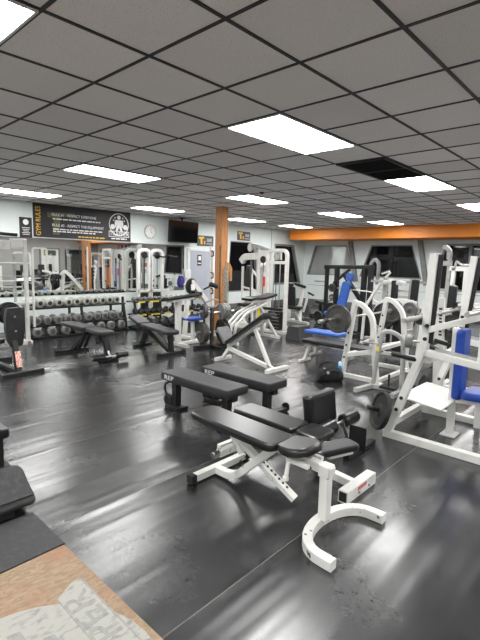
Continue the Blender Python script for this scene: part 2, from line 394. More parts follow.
# ------------------------------------------------------------------ ceiling lights and vent
tl = thing('ceiling_light', 'x', 'ceiling light', (0,0,H), 'lit ceiling panels')
part(tl, 'frame', 'white', MB().bar((-.29,-.6,-.010+H),(-.29,.6,-.010+H),.02,.012).bar((.29,-.6,-.010+H),(.29,.6,-.010+H),.02,.012).bar((-.29,-.595,-.010+H),(.29,-.595,-.010+H),.02,.012).bar((-.29,.595,-.010+H),(.29,.595,-.010+H),.02,.012))
part(tl, 'diffuser', 'light', MB().loft([[(-.28,-.585,H-.012),(.28,-.585,H-.012),(.28,.585,H-.012),(-.28,.585,H-.012)], [(-.28,-.585,H-.004),(.28,-.585,H-.004),(.28,.585,H-.004),(-.28,.585,H-.004)]]))
LX = [-8.635,-5.585,-2.535,.515,3.565]; LY = [-3.27,-.22+.61,3.44,6.49,9.54,11.98]
LL = {(2,1):'lit white ceiling panel cut by the top left corner of the photo', (2,2):'largest lit white ceiling panel, nearest the viewer, left of the dark air vent',
      (2,3):'lit white ceiling panel just beyond the dark air vent', (2,4):'lit white ceiling panel at the right edge, above the orange soffit',
      (1,2):'lit white ceiling panel in front of the gym rules banner', (1,3):'lit white ceiling panel just right of the top of the wooden post',
      (1,4):'lit white ceiling panel between the vent and the soffit, second row from the soffit', (1,5):'lit white ceiling panel nearest the orange soffit, above the black rack',
      (0,2):'lit white ceiling panel at the left edge, next to the rules banner', (0,3):'lit white ceiling panel above the wall clock',
      (0,4):'small far lit ceiling panel over the dark window right of the wooden post', (0,5):'farthest lit ceiling panel, touching the left end of the orange soffit'}
first = True
names = ['left wall','wooden post','weight benches','right half of the floor','right wall']
for a, x in enumerate(LX):
    for b_, y in enumerate(LY):
        if b_ == 0 and a in (0,1): pass
        lab = LL.get((a,b_), 'unseen lit ceiling panel over the %s, %s row of lights' % (['left side','middle left','camera side','right side','far right side'][a], ORD[b_]))
        if first: tl.location = (x,y,H); tl['label'] = lab; first = False
        else: dup(tl, (x,y,H), 0, lab)
tv_ = thing('air_vent', 'dark slatted air return vent set in the ceiling beside two lit panels', 'vent', (-2.535,5.27,H))
part(tv_, 'frame', 'vent', MB().bar((-2.82,4.67,H-.012),(-2.82,5.87,H-.012),.03,.016).bar((-2.25,4.67,H-.012),(-2.25,5.87,H-.012),.03,.016).bar((-2.82,4.68,H-.012),(-2.25,4.68,H-.012),.03,.016).bar((-2.82,5.86,H-.012),(-2.25,5.86,H-.012),.03,.016).bar((-2.82,5.27,H-.012),(-2.25,5.27,H-.012),.03,.016))
sl = MB()
for k in range(22):
    y = 4.72+k*.0525; sl.bar((-2.81,y,H-.012),(-2.26,y,H-.012),.004,.016,(0,.5,1))
part(tv_, 'slats', 'vent', sl)
part(tv_, 'duct_cover', 'grid', MB().box((-2.535,5.27,H-.003),(.58,1.2,.004),0,.001))
single('smoke_detector','small round dark detector on the ceiling above the post','detector','vent',MB().lathe((-4.95,5.85,H),(0,0,-1),[(0,.035),(.02,.035),(.03,.02)],16),(-4.95,5.85,H))

# ------------------------------------------------------------------ things on the walls
EX, EZ = V((0,1,0)), Z        # reading direction and up on the left wall (seen from +X)
def on_left(s, size, y, z, x=XL, depth=.003, width=None, rot=False, align='CENTER'):
    return text_mb(s, size, (x,y,z), Z if rot else EX, -EX if rot else Z, depth, width, align)
bn = thing('rules_banner', 'long black gym rules banner with round lifter emblem under the ceiling', 'banner', (XL+.01,5.38,2.42))
part(bn, 'sheet', 'banner', MB().box((XL+.01,5.38,2.415),(.02,2.46,.73),0,.003))
bx = XL+.021
part(bn, 'background_figure', 'olive', MB().prism([(-.13,-.24),(.03,-.24),(.06,.18),(.38,.20),(.38,.27),(-.24,.24),(-.23,.13),(-.09,.14)], EX, EZ, (bx-.0006,4.70,2.36), .001), 'faint olive block shape')
part(bn, 'title', 'yellowtext', on_left('GYM RULES', .15, 4.26, 2.40, bx, .003, .62, True), 'yellow upright GYM RULES lettering')
part(bn, 'rule_heading', 'whitetext', on_left('RULE #1 - RESPECT EVERYONE', .085, 4.56, 2.56, bx, .003, 1.08, align='LEFT'))
part(bn, 'rule_text', 'whitetext', word_bars(4.58,2.47,1.15,.026,1,bx))
part(bn, 'rule_heading', 'whitetext', on_left('RULE #2 - RESPECT THE EQUIPMENT', .085, 4.56, 2.33, bx, .003, 1.28, align='LEFT'))
part(bn, 'rule_text', 'whitetext', bold(word_bars(4.58,2.245,1.2,.026,2,bx), word_bars(4.58,2.195,1.05,.026,3,bx)))
part(bn, 'web_address', 'yellowtext', word_bars(5.18,2.10,.66,.03,4,bx), 'yellow web address line')
em = MB(); ec = V((bx,6.27,2.46))
def P2(y, z, c=ec): return c+V((0,y,z))
N = 40
for rr_ in (.27,):
    em.tube([P2(rr_*cos(2*pi*k/N), rr_*sin(2*pi*k/N)) for k in range(N)], .012, 6, close=True, up=V((1,0,0)))
# lifter silhouette holding a bar with plates, four stars
em.prism([(-.035,.13),(.035,.13),(.05,.18),(.035,.225),(-.035,.225),(-.05,.18)], EX, EZ, ec, .004)
em.prism([(-.10,.11),(.10,.11),(.125,.03),(.105,-.06),(.075,-.05),(.07,.02),(.06,-.02),(-.06,-.02),(-.07,.02),(-.075,-.05),(-.105,-.06),(-.125,.03)], EX, EZ, ec, .004)
em.prism([(-.06,-.02),(.06,-.02),(.10,-.16),(.04,-.16),(0,-.06),(-.04,-.16),(-.10,-.16)], EX, EZ, ec, .004)
em.prism([(-.22,-.07),(.22,-.07),(.22,-.055),(-.22,-.055)], EX, EZ, ec, .004)
for sy in (-1,1):
    em.prism([(sy*.18+.065*cos(2*pi*k/16), -.06+.065*sin(2*pi*k/16)) for k in range(16)], EX, EZ, ec, .005)
    for q in ((.15,.10),(.11,.165)):
        em.prism([(sy*q[0]+(.026 if k%2==0 else .011)*cos(2*pi*k/10+pi/2), q[1]+(.026 if k%2==0 else .011)*sin(2*pi*k/10+pi/2)) for k in range(10)], EX, EZ, ec, .004)
part(bn, 'lifter_emblem', 'whitetext', em, 'white ring emblem with weightlifter silhouette')
part(bn, 'name_plate', 'whitetext', bold(ring([(5.98,2.15),(6.56,2.15),(6.56,2.30),(5.98,2.30)], .012, lambda u, v: (bx,u,v), (.003,0,0)), word_bars(6.05,2.11,.42,.028,5,bx)), 'white outlined name box')
part(bn, 'emblem_lettering', 'whitetext', bold(on_left('TRAPPER', .15, 6.27, 2.225, bx+.004, .003, .54)))
nb = thing('notice_board', 'small black notice with white print left of the rules banner', 'sign', (XL+.01,4.0,2.23))
part(nb, 'sheet', 'banner', MB().box((XL+.01,3.99,2.235),(.016,.26,.43),0,.002))
nt = MB(); nt.prism([(.06*cos(2*pi*k/14), .06*sin(2*pi*k/14)) for k in range(14)], EX, EZ, (XL+.019,3.99,2.35), .002)
for k in range(5): nt.box((XL+.02,3.99,2.23-k*.035),(.002,.17-.03*(k%3),.012),0,.0005)
part(nb, 'print', 'whitetext', nt)
ck = thing('wall_clock', 'round white wall clock with thin grey rim beside the television', 'clock', (XL+.02,7.22,2.35))
part(ck, 'rim', 'grey', MB().lathe((XL,7.22,2.35),(1,0,0),[(0,.18),(.04,.18),(.045,.172),(.036,.162),(.036,.001)],40))
part(ck, 'face', 'face', MB().lathe((XL+.034,7.22,2.35),(1,0,0),[(0,.163),(.004,.163),(.004,.001)],36))
cm = MB()
for k in range(12):
    a = pi/6*k; d = V((0,sin(a),cos(a))); c = V((XL+.039,7.22,2.35)); cm.bar(c+d*.125,c+d*.148,.008,.003,(1,0,0))
part(ck, 'hour_marks', 'grid', cm)
c = V((XL+.041,7.22,2.35))
part(ck, 'hour_hand', 'grid', MB().bar(c,c+V((0,.06,-.05)),.009,.003,(1,0,0)))
part(ck, 'minute_hand', 'grid', MB().bar(c+V((.003,0,0)),c+V((.003,.03,.115)),.006,.003,(1,0,0)))
tt = thing('television', 'black flat screen television hung from the ceiling near the left wall', 'television', (-9.75,8.22,2.4))
tilt = V((-.06,0,-1)).normalized(); tn = V((1,0,-.06)).normalized(); tc_ = V((-9.76,8.22,2.40))
part(tt, 'case', 'blackmetal', MB().pad(tc_-tn*.03, EX, -tilt, 1.06, .60, .05, .02, .008))
part(tt, 'screen', 'screen', MB().pad(tc_-tn*.004, EX, -tilt, 1.02, .555, .006, .004, .002))
part(tt, 'ceiling_bracket', 'blackmetal', MB().cyl((-9.84,8.2,2.45),(-9.84,8.2,H),.025).box((-9.84,8.2,H-.01),(.14,.14,.02)).box((-9.82,8.2,2.42),(.06,.3,.2)))
for nm, lab, y0, z0, w_, h_ in (('door_sign','grey sign with orange initials above the grey door',9.24,2.20,.66,.31), ('wall_sign','grey sign with orange initials between post and far window wall',10.96,2.44,.62,.29)):
    s_ = thing(nm, lab, 'sign', (XL+.01,y0,z0))
    part(s_, 'sheet', 'greyprint', MB().box((XL+.008,y0,z0),(.016,w_,h_),0,.002))
    part(s_, 'initials', 'yellowtext', MB().prism([(-.27,.06),(-.27,.11),(-.06,.12),(-.05,.07),(-.13,.06),(-.12,-.10),(-.19,-.10),(-.20,.05)], EX, EZ, (XL+.017,y0,z0), .002).prism([(.0,-.1),(.05,-.1),(.05,0),(.0,0)], EX, EZ, (XL+.017,y0-.06,z0), .002), 'orange block initials')
    part(s_, 'print', 'grey', MB().box((XL+.017,y0+.16,z0+.03),(.002,.2,.10),0,.0005).box((XL+.017,y0+.16,z0-.08),(.002,.24,.03),0,.0005))
mr_ = single('wall_mirror', 'wide wall mirror above the dumbbell racks reflecting the gym', 'mirror', 'mirror', MB().box((XL+.005,5.22,1.39),(.01,6.40,1.28),0,.002), (XL+.005,5.22,1.39))
po = thing('door_poster', 'small dark poster with a white patch on the grey door', 'poster', (XL+.045,8.98,1.62))
part(po, 'sheet', 'banner', MB().box((XL+.043,8.98,1.62),(.004,.17,.32),0,.001))
part(po, 'print', 'whitetext', MB().box((XL+.046,8.99,1.68),(.002,.10,.12),0,.0005).box((XL+.046,8.98,1.53),(.002,.12,.03),0,.0005))
sw = thing('light_switch', 'white switch box on the door frame beside the mirror', 'switch', (XL+.07,8.52,1.22))
part(sw, 'plate', 'doorwhite', MB().box((XL+.072,8.52,1.22),(.02,.20,.26)))
part(sw, 'rocker', 'white', MB().box((XL+.086,8.52,1.22),(.012,.05,.09)))
# purple cloth bag on a hook below the mirror edge
pb = thing('cloth_pouch', 'purple cloth pouch hanging left of the grey door', 'bag', (XL+.05,8.3,1.0))
part(pb, 'bag', 'purple', MB().lathe((XL+.06,8.3,1.17),(0,0,-1),[(0,.02),(.04,.045),(.12,.075),(.22,.085),(.30,.07),(.34,.03)],12))
part(pb, 'cord', 'cloth', MB().tube([(XL+.06,8.3,1.16),(XL+.03,8.3,1.24),(XL+.012,8.3,1.26)],.006,6))
# photo sheets pinned on the far back wall, seen in the mirror
cols = [mat('photo_sheet_%d'%k, c_, .5) for k, c_ in enumerate(((.45,.04,.04),(.55,.53,.5),(.03,.03,.03),(.25,.12,.08),(.35,.36,.4),(.5,.35,.3)))]
for a in range(8):
    for b_ in range(5):
        x = .55+a*.37+random.uniform(-.03,.03); z = .95+b_*.32+random.uniform(-.03,.03); w_ = random.uniform(.2,.3); h_ = random.uniform(.2,.29)
        o = single('photo_sheet', '%s printed photo sheet from the left in the %s row of the far wall' % (ORD[a], ['lowest','second lowest','middle','second highest','highest'][b_]), 'poster', cols[random.randrange(6)], MB().box((x,YB-.003,z),(w_,.006,h_),0,.001), (x,YB-.003,z), 'photo sheets on the far wall')
od = thing('framed_poster', 'dark portrait poster on the orange wall panel', 'poster', (4.45,YB-.03,1.5))
part(od, 'sheet', 'banner', MB().box((4.45,YB-.028,1.5),(.5,.008,.95),0,.002))
part(od, 'print', 'greywall', MB().box((4.45,YB-.033,1.62),(.3,.004,.36),0,.001).box((4.45,YB-.033,1.2),(.36,.004,.1),0,.001))
ds = thing('door_sign', 'grey sign with orange initials on the far white door', 'sign', (XR-.04,11.45,1.82))
part(ds, 'sheet', 'greyprint', MB().box((XR-.045,11.45,1.8),(.008,.7,.3),0,.001))
part(ds, 'initials', 'yellowtext', MB().box((XR-.05,11.22,1.8),(.004,.16,.2),0,.001))

# ------------------------------------------------------------------ foreground benches
# white adjustable bench with curved foot, its length along X at Y = 2.27
A = thing('adjustable_bench', 'chipped white adjustable bench with black pads and curved front foot, nearest the viewer', 'bench', (-1.36,2.28,0))
part(A, 'curved_foot', 'chipped', MB().rect([(-1.09,1.98,.03),(-1.14,1.98,.03)]+[(-1.15-.225*sin(pi*k/18)**.8, 2.29-.31*cos(pi*k/18), .03) for k in range(1,18)]+[(-1.14,2.60,.03),(-1.09,2.60,.03)], .06, .06, Z), 'chipped white C-shaped foot')
part(A, 'front_post', 'chipped', MB().bar((-1.345,2.29,.055),(-1.345,2.29,.40),.06,.06,(0,1,0)))
part(A, 'main_beam', 'chipped', MB().bar((-1.30,2.29,.375),(-1.80,2.29,.415),.055,.06).bar((-1.31,2.29,.375),(-1.38,2.29,.375),.075,.075))
rf_ = part(A, 'rear_frame', 'chipped', MB().rect([(-1.72,2.29,.42),(-2.12,2.29,.045),(-2.33,2.29,.045)], .055, .055, (0,1,0), .12, 6).bar((-2.33,2.06,.04),(-2.33,2.64,.04),.055,.055))
part(rf_, 'end_cap', 'rubber', MB().box((-2.33,2.055,.04),(.064,.05,.064))); part(rf_, 'end_cap', 'rubber', MB().box((-2.33,2.645,.04),(.064,.05,.064)))
ld = MB().bar((-2.13,2.27,.40),(-1.62,2.36,.045),.055,.04,(1,0,1))
part(A, 'ladder_bar', 'chipped', ld)
hm = MB()
for k in range(7):
    t = .50+.06*k; c = V((-2.13,2.27,.40)).lerp(V((-1.62,2.36,.045)), t)+V((.014,0,.0205)); hm.lathe(c, (.57,0,.82), [(-.004,.009),(.0015,.009)], 10)
part(A, 'adjustment_holes', 'grid', hm)
ss = part(A, 'support_strut', 'chipped', MB().bar((-2.16,2.27,.43),(-2.03,2.27,.27),.05,.04,(0,1,0)).bar((-2.10,2.10,.30),(-2.10,2.44,.30),.05,.05))
part(ss, 'pin', 'chrome', MB().cyl((-2.10,2.04,.30),(-2.10,2.11,.30),.022).cyl((-2.10,2.43,.30),(-2.10,2.49,.30),.022))
part(A, 'backrest', 'vinyl', MB().pad((-2.07,2.27,.462), (1,0,-.03), (0,1,0), .84, .27, .052, .07, .02))
part(A, 'backrest_plate', 'blackmetal', MB().pad((-2.07,2.27,.424), (1,0,-.03), (0,1,0), .74, .2, .018, .05, .006))
part(A, 'seat', 'vinyl', MB().loft([[V((-1.64,2.28,0))+V((x*c_*.82, y*c_*.86, 0))+V((0,0,z+.055*((x-.05)/.15)**2*.2)) for x, y in [(-.0,-.12),(.05,-.155),(.12,-.165),(.20,-.15),(.26,-.11),(.28,-.03),(.28,.05),(.25,.12),(.18,.16),(.10,.17),(.04,.155),(.0,.12)]] for k, (z, c_) in enumerate(((.435,.93),(.443,1),(.472,1),(.484,.96),(.489,.86)))]))
part(A, 'adjuster_knob', 'white', MB().cyl((-1.55,2.17,.395),(-1.55,2.15,.30),.014).cyl((-1.55,2.15,.31),(-1.55,2.147,.285),.02))
part(A, 'seat_bracket', 'chipped', MB().bar((-1.58,2.2,.40),(-1.42,2.2,.40),.03,.03)); part(A, 'seat_bracket', 'chipped', MB().bar((-1.58,2.36,.40),(-1.42,2.36,.40),.03,.03))

# white decline bench just behind it
B = thing('decline_bench', 'white low bench with black pads and red lettered foot, just behind the curved-foot bench', 'bench', (-1.41,2.83,0))
ft = part(B, 'foot', 'white', MB().bar((-1.40,2.62,.045),(-1.40,3.04,.045),.075,.09))
part(ft, 'open_end', 'grid', MB().box((-1.40,2.619,.045),(.058,.004,.07),0,.001))
rl = MB()
for k in range(8): rl.box((-1.3618,2.77+.017*k,.064),(.002,.011 if k % 3 else .013,.030-.006*(k%2)),0,.0005)
part(ft, 'lettering', 'redink', rl, 'faded red lettering')
part(ft, 'bolt', 'chrome', MB().cyl((-1.365,2.78,.035),(-1.352,2.78,.035),.011)); part(ft, 'bolt', 'chrome', MB().cyl((-1.365,2.93,.035),(-1.352,2.93,.035),.011))
part(B, 'main_beam', 'white', MB().bar((-1.43,2.83,.05),(-1.80,2.83,.08),.055,.06).rect([(-1.80,2.83,.08),(-1.95,2.83,.28),(-2.55,2.83,.30)],.055,.05,(0,1,0),.06))
part(B, 'leg', 'white', MB().bar((-2.50,2.83,.28),(-2.62,2.83,.02),.05,.05,(0,1,0)).bar((-2.62,2.62,.022),(-2.62,3.02,.022),.045,.045))
part(B, 'backrest', 'vinyl', MB().pad((-2.23,2.83,.345),(1,0,-.02),(0,1,0),.64,.25,.045,.03,.016))
part(B, 'seat', 'vinyl', MB().pad((-1.78,2.83,.335),(1,0,-.06),(0,1,0),.22,.27,.055,.05,.02))
part(B, 'leg_pad', 'vinyl', MB().pad((-1.535,2.70,.335),(.35,1,.0),(-1,.35,0),.38,.17,.045,.05,.018))
part(B, 'leg_pad_bracket', 'white', MB().bar((-1.72,2.80,.285),(-1.50,2.80,.295),.045,.04).bar((-1.53,2.62,.295),(-1.46,2.82,.295),.04,.03))

# black floor machine with an upright pad and foam rollers
Cc = thing('sit_up_machine', 'low black sit-up machine with upright pad and foam rollers, behind the white benches', 'exercise machine', (-1.95,3.45,0))
part(Cc, 'foot', 'blackmetal', MB().bar((-1.72,3.24,.025),(-1.72,3.72,.025),.06,.05).bar((-1.74,3.45,.025),(-2.50,3.45,.025),.06,.05).bar((-2.50,3.24,.025),(-2.50,3.66,.025),.06,.05))
part(Cc, 'foot_plate', 'blackmetal', MB().box((-1.72,3.42,.145),(.16,.012,.21)))
part(Cc, 'roller_bar', 'chrome', MB().cyl((-1.86,3.03,.262),(-1.86,3.60,.262),.014).bar((-1.86,3.40,.262),(-1.80,3.45,.05),.035,.035,(0,1,0)))
for y0, y1 in ((3.0,3.24),(3.40,3.62)):
    r_ = part(Cc, 'foam_roller', 'vinyl', MB().cyl((-1.86,y0,.262),(-1.86,y1,.262),.062,20,.014))
    part(r_, 'end_cap', 'iron', MB().cyl((-1.86,y0-.006,.262),(-1.86,y0+.01,.262),.022))
part(Cc, 'upright_pad', 'vinyl', MB().pad((-1.98,3.21,.40),(0,1,0),(-.12,0,1),.40,.29,.10,.03,.03))
part(Cc, 'pad_post', 'blackmetal', MB().bar((-2.02,3.25,.35),(-2.06,3.42,.03),.06,.05,(1,0,0)))

# two flat benches
F1 = thing('flat_bench', 'black flat bench, the nearer of the lettered pair', 'bench', (-3.30,3.04,0), 'black lettered flat benches')
cx, cy = -3.30, 3.04
part(F1, 'pad', 'pad', MB().pad((cx,cy,.39),(1,0,0),(0,1,0),1.02,.31,.085,.025,.012))
part(F1, 'lettering', 'whitetext', bold(text_mb('REP', .065, (cx-.36,cy-.1565,.385), (1,0,0), (0,0,1), 0.003, .15)), 'white brand lettering')
part(F1, 'spine', 'blackmetal', MB().bar((cx-.50,cy,.315),(cx+.47,cy,.315),.075,.06).box((cx+.33,cy,.325),(.2,.16,.04)).box((cx-.38,cy,.325),(.2,.16,.04)))
part(F1, 'leg', 'blackmetal', MB().bar((cx+.36,cy,.30),(cx+.36,cy,.03),.075,.075,(0,1,0)))
part(F1, 'leg', 'blackmetal', MB().bar((cx-.42,cy,.30),(cx-.42,cy,.03),.075,.075,(0,1,0)))
part(F1, 'foot', 'blackmetal', MB().bar((cx+.36,cy-.10,.03),(cx+.36,cy+.32,.03),.075,.05)); part(F1, 'foot', 'blackmetal', MB().box((cx-.42,cy,.02),(.22,.16,.035)))
part(F1, 'wheel', 'rubber', MB().disc((cx-.535,cy-.02,.075),(0,1,0),.07,.035,.012)); part(F1, 'wheel', 'rubber', MB().disc((cx+.36,cy+.335,.05),(0,1,0),.048,.03,.012))
part(F1, 'handle', 'blackmetal', MB().tube([(cx-.48,cy-.05,.30),(cx-.56,cy-.05,.26),(cx-.56,cy-.05,.17),(cx-.46,cy-.05,.12)],.013,8,.05,(0,1,0)))
dup(F1, (-3.18,3.52,0), 0, 'black flat bench, the farther of the lettered pair, in front of the white incline bench')

# white incline bench
I = thing('incline_bench', 'white framed incline bench with raised black back and grey seat, beside the weight tree', 'bench', (-4.5,5.15,0))
part(I, 'base_beam', 'white', MB().bar((-4.93,5.15,.21),(-4.02,5.15,.035),.05,.06))
rt_ = part(I, 'rear_foot', 'white', MB().bar((-4.93,5.15,.25),(-5.10,5.15,.03),.05,.05,(0,1,0)).bar((-5.10,4.98,.028),(-5.10,5.34,.028),.055,.055))
part(I, 'front_foot', 'white', MB().bar((-4.0,4.95,.03),(-4.0,5.45,.03),.06,.06))
part(I, 'strut', 'white', MB().bar((-4.42,5.15,.62),(-4.09,5.15,.05),.055,.05,(0,1,0)))
part(I, 'back_frame', 'white', MB().bar((-4.97,5.15,.25),(-4.17,5.15,.80),.055,.07,(0,1,0)))
part(I, 'backrest', 'vinyl', MB().pad((-4.53,5.15,.595),(.82,0,.56),(0,1,0),.98,.28,.05,.03,.016))
part(I, 'seat', 'padgrey', MB().pad((-5.02,5.13,.43),(-.42,0,.55),(0,1,0),.30,.26,.05,.03,.016), 'grey seat pad')
part(I, 'head_knob', 'blackmetal', MB().cyl((-4.16,5.0,.82),(-4.16,5.32,.82),.035).cyl((-4.15,5.15,.82),(-3.99,5.15,.80),.022))

# ------------------------------------------------------------------ lower left corner
pl = thing('lifting_platform', 'wooden strand board platform with black rubber side mat in the bottom left corner', 'platform', (-2.0,.5,0))
part(pl, 'board', 'osb', MB().box((-1.07,.0,.0175),(2.40,2.10,.035),0,.002))
part(pl, 'side_mat', 'mat', MB().box((-2.502,.0,.0175),(.44,2.12,.034),0,.003))
def to_p(px): return (px[0], px[1])
em_pts = [(-1.96,.885),(-1.87,.97),(-1.80,.965),(-1.43,.955),(-1.0,.95),(-.6,.95),(-.6,.2),(-1.85,.2),(-2.10,.35),(-2.19,.48),(-2.21,.58),(-2.17,.66),(-2.10,.74),(-2.0,.80)]
sz = .0365
disc_ = [(-1.45+.53*cos(2*pi*k/40), .52+.50*sin(2*pi*k/40)) for k in range(40)]
part(pl, 'painted_ring', 'stencil', MB().prism(disc_, (1,0,0), (0,1,0), (0,0,.0345), .0012), 'worn white painted round emblem')
part(pl, 'painted_plate', 'stencil', MB().prism([(-1.955,.985),(-.93,.985),(-.93,.84),(-1.90,.84),(-1.955,.93)], (1,0,0), (0,1,0), (0,0,.0345), .0014), 'worn white painted name bar')
part(pl, 'painted_lettering', 'stencilgrey', text_mb('TRAPPER', .19, (-1.43,.905,.0362), (-1,0,0), (0,-1,0), .001, .90), 'worn painted lettering')
part(pl, 'painted_border', 'stencilgrey', MB().bar((-1.94,.982,.0364),(-.93,.982,.0364),.008,.001).bar((-1.90,.835,.0364),(-.93,.835,.0364),.006,.001))
lf = MB()
for a, b_, c_, d_ in ((-1.7,.62,.3,.06),(-1.62,.72,.22,.05),(-1.5,.55,.08,.3),(-1.3,.6,.2,.07),(-1.75,.5,.12,.12),(-1.55,.4,.3,.05)):
    lf.prism([(a-c_/2,b_-d_/2),(a+c_/2,b_-d_/3),(a+c_/2.4,b_+d_/2),(a-c_/2.2,b_+d_/2.6)], (1,0,0), (0,1,0), (0,0,.0355), .0008)
part(pl, 'painted_figure', 'stencilgrey', lf)

ob_ = thing('flat_bench', 'black bench cut by the left edge, only its end and post showing', 'bench', (-3.42,1.02,0))
part(ob_, 'pad', 'vinyl', MB().pad((-3.36,.60,.395),(0,1,0),(1,0,0),1.05,.29,.07,.03,.014))
part(ob_, 'post', 'blackmetal', MB().bar((-3.39,1.09,.36),(-3.39,1.09,.03),.065,.065,(0,1,0)).bar((-3.39,1.1,.34),(-3.39,.1,.34),.06,.05))
part(ob_, 'post', 'blackmetal', MB().bar((-3.39,.14,.36),(-3.39,.14,.03),.065,.065,(0,1,0)))
part(ob_, 'foot', 'blackmetal', MB().bar((-3.58,1.09,.03),(-3.36,1.13,.03),.07,.05).box((-3.40,1.10,.075),(.12,.12,.05)))
part(ob_, 'foot', 'blackmetal', MB().bar((-3.6,.14,.03),(-3.2,.14,.03),.07,.05))
fm = thing('folded_mat', 'folded black exercise mat on a low black board at the left edge', 'exercise mat', (-3.02,.75,0))
part(fm, 'board', 'rubber', MB().pad((-2.98,.62,.075),(0,1,0),(1,0,.02),.98,.46,.03,.05,.010).box((-2.98,.58,.03),(.36,.8,.055)))
fr_ = [(-.205,.0),(-.20,.07),(-.08,.115),(.0,.122),(.03,.112),(.09,.065),(.15,.03),(.19,.014),(.19,.0)]
part(fm, 'mat', 'mat', MB().prism(fr_[::-1], (1,0,0), (0,0,1), (-3.0,1.11,.091), .93))

# black adjustable bench seen from behind at the left edge
bb = thing('adjustable_bench', 'black bench with upright back and red label on its post, at the left edge', 'bench', (-6.3,2.35,0))
part(bb, 'base_bar', 'blackmetal', MB().bar((-6.20,2.08,.03),(-6.24,2.66,.03),.07,.06)); part(bb, 'axle', 'chrome', MB().cyl((-6.24,2.60,.03),(-6.255,2.76,.03),.012))
part(bb, 'backrest', 'blackmetal', MB().loft([[V((-6.43,2.36,z-.11))+V((dx-.07*(z-.78), y*w_, 0)) for dx, y in ((-.04,-1),(.04,-1),(.045,0),(.04,1),(-.04,1),(-.045,0))] for z, w_ in ((.50,.06),(.515,.085),(.56,.095),(.72,.125),(.90,.118),(.99,.10),(1.02,.09),(1.03,.075))]))
for z in (.66,.86): part(bb, 'bolt', 'chrome', MB().cyl((-6.43-.07*(z-.78)+.03,2.36,z-.06),(-6.43-.07*(z-.78)+.052,2.36,z-.06),.014))
part(bb, 'post', 'blackmetal', MB().bar((-6.42,2.34,.50),(-6.30,2.34,.05),.08,.07,(0,1,0)).bar((-6.3,2.34,.04),(-7.25,2.30,.04),.07,.06))
part(bb, 'label_plate', 'tagpaper', MB().pad((-6.287,2.345,.22),(0,1,0),(-.25,0,1),.075,.22,.006,.004,.002), 'white and red printed label')
part(bb, 'seat', 'vinyl', MB().pad((-6.68,2.12,.44),(1,0,.08),(0,1,0),.34,.30,.07,.04,.016))
part(bb, 'seat_frame', 'grey', MB().bar((-6.42,2.30,.40),(-6.80,2.12,.39),.05,.05).bar((-7.2,2.3,.04),(-6.8,2.12,.39),.05,.05,(0,1,0)))
part(bb, 'foot', 'blackmetal', MB().bar((-7.25,2.0,.03),(-7.25,2.6,.03),.06,.06))

# black decline bench with foam rollers
b2 = thing('decline_bench', 'black bench with foam foot rollers in front of the left dumbbell rack', 'bench', (-6.6,3.6,0))
part(b2, 'pad', 'pad', MB().pad((-6.42,3.66,.46),(1,0,-.03),(0,1,0),.52,.27,.07,.06,.018)); part(b2, 'back_pad', 'pad', MB().pad((-7.10,3.63,.475),(1,0,.0),(0,1,0),.84,.26,.06,.05,.016))
part(b2, 'rear_foot', 'blackmetal', MB().bar((-7.22,3.28,.03),(-7.22,3.88,.03),.07,.06))
part(b2, 'frame', 'blackmetal', MB().bar((-7.22,3.6,.05),(-6.75,3.63,.40),.06,.07,(0,1,0)).bar((-7.3,3.63,.43),(-6.25,3.65,.41),.06,.06).bar((-6.9,3.55,.12),(-6.7,3.55,.40),.03,.05,(0,1,0)).bar((-6.98,3.70,.12),(-6.78,3.70,.40),.03,.05,(0,1,0)))
part(b2, 'front_post', 'blackmetal', MB().bar((-6.25,3.65,.42),(-6.18,3.67,.03),.08,.09,(0,1,0)).bar((-6.32,3.65,.36),(-6.45,3.65,.30),.1,.1,(0,1,0)))
part(b2, 'front_foot', 'blackmetal', MB().bar((-6.2,3.5,.03),(-6.2,3.84,.03),.07,.05))
for y0, y1 in ((3.36,3.56),(3.78,3.98)): part(b2, 'foam_roller', 'vinyl', MB().cyl((-6.12,y0,.10),(-6.12,y1,.10),.05,18,.012))
part(b2, 'roller_bar', 'chrome', MB().cyl((-6.12,3.34,.10),(-6.12,4.0,.10),.013).bar((-6.12,3.66,.10),(-6.2,3.66,.2),.03,.03))

# black adjustable bench, right of it
b3 = thing('adjustable_bench', 'black adjustable bench with charcoal pads in front of the right dumbbell rack', 'bench', (-6.4,4.75,0))
part(b3, 'seat', 'pad', MB().pad((-6.28,4.73,.415),(1,0,-.06),(0,1,0),.86,.29,.065,.08,.018)); part(b3, 'head_pad', 'pad', MB().pad((-6.93,4.76,.50),(.9,0,-.30),(0,1,0),.36,.28,.06,.04,.016))
part(b3, 'base_beam', 'blackmetal', MB().bar((-6.72,4.77,.36),(-5.96,4.73,.06),.07,.08,(0,1,0)).bar((-6.70,4.85,.35),(-6.1,4.83,.12),.02,.05,(0,1,0)))
part(b3, 'rear_leg', 'blackmetal', MB().bar((-6.68,4.78,.37),(-6.90,4.80,.03),.09,.06,(0,1,0)).bar((-6.90,4.62,.025),(-6.90,5.0,.025),.06,.05))
part(b3, 'front_post', 'blackmetal', MB().bar((-5.96,4.72,.38),(-5.92,4.72,.04),.075,.075,(0,1,0)))
ff = part(b3, 'front_foot', 'blackmetal', MB().bar((-5.90,4.42,.03),(-5.92,5.02,.03),.07,.06))
for y in (4.46,4.98): part(ff, 'end_cap', 'rubber', MB().box((-5.91,y,.035),(.08,.05,.07)))
part(b3, 'head_frame', 'blackmetal', MB().bar((-6.72,4.77,.37),(-7.08,4.77,.50),.05,.04,(0,1,0)))

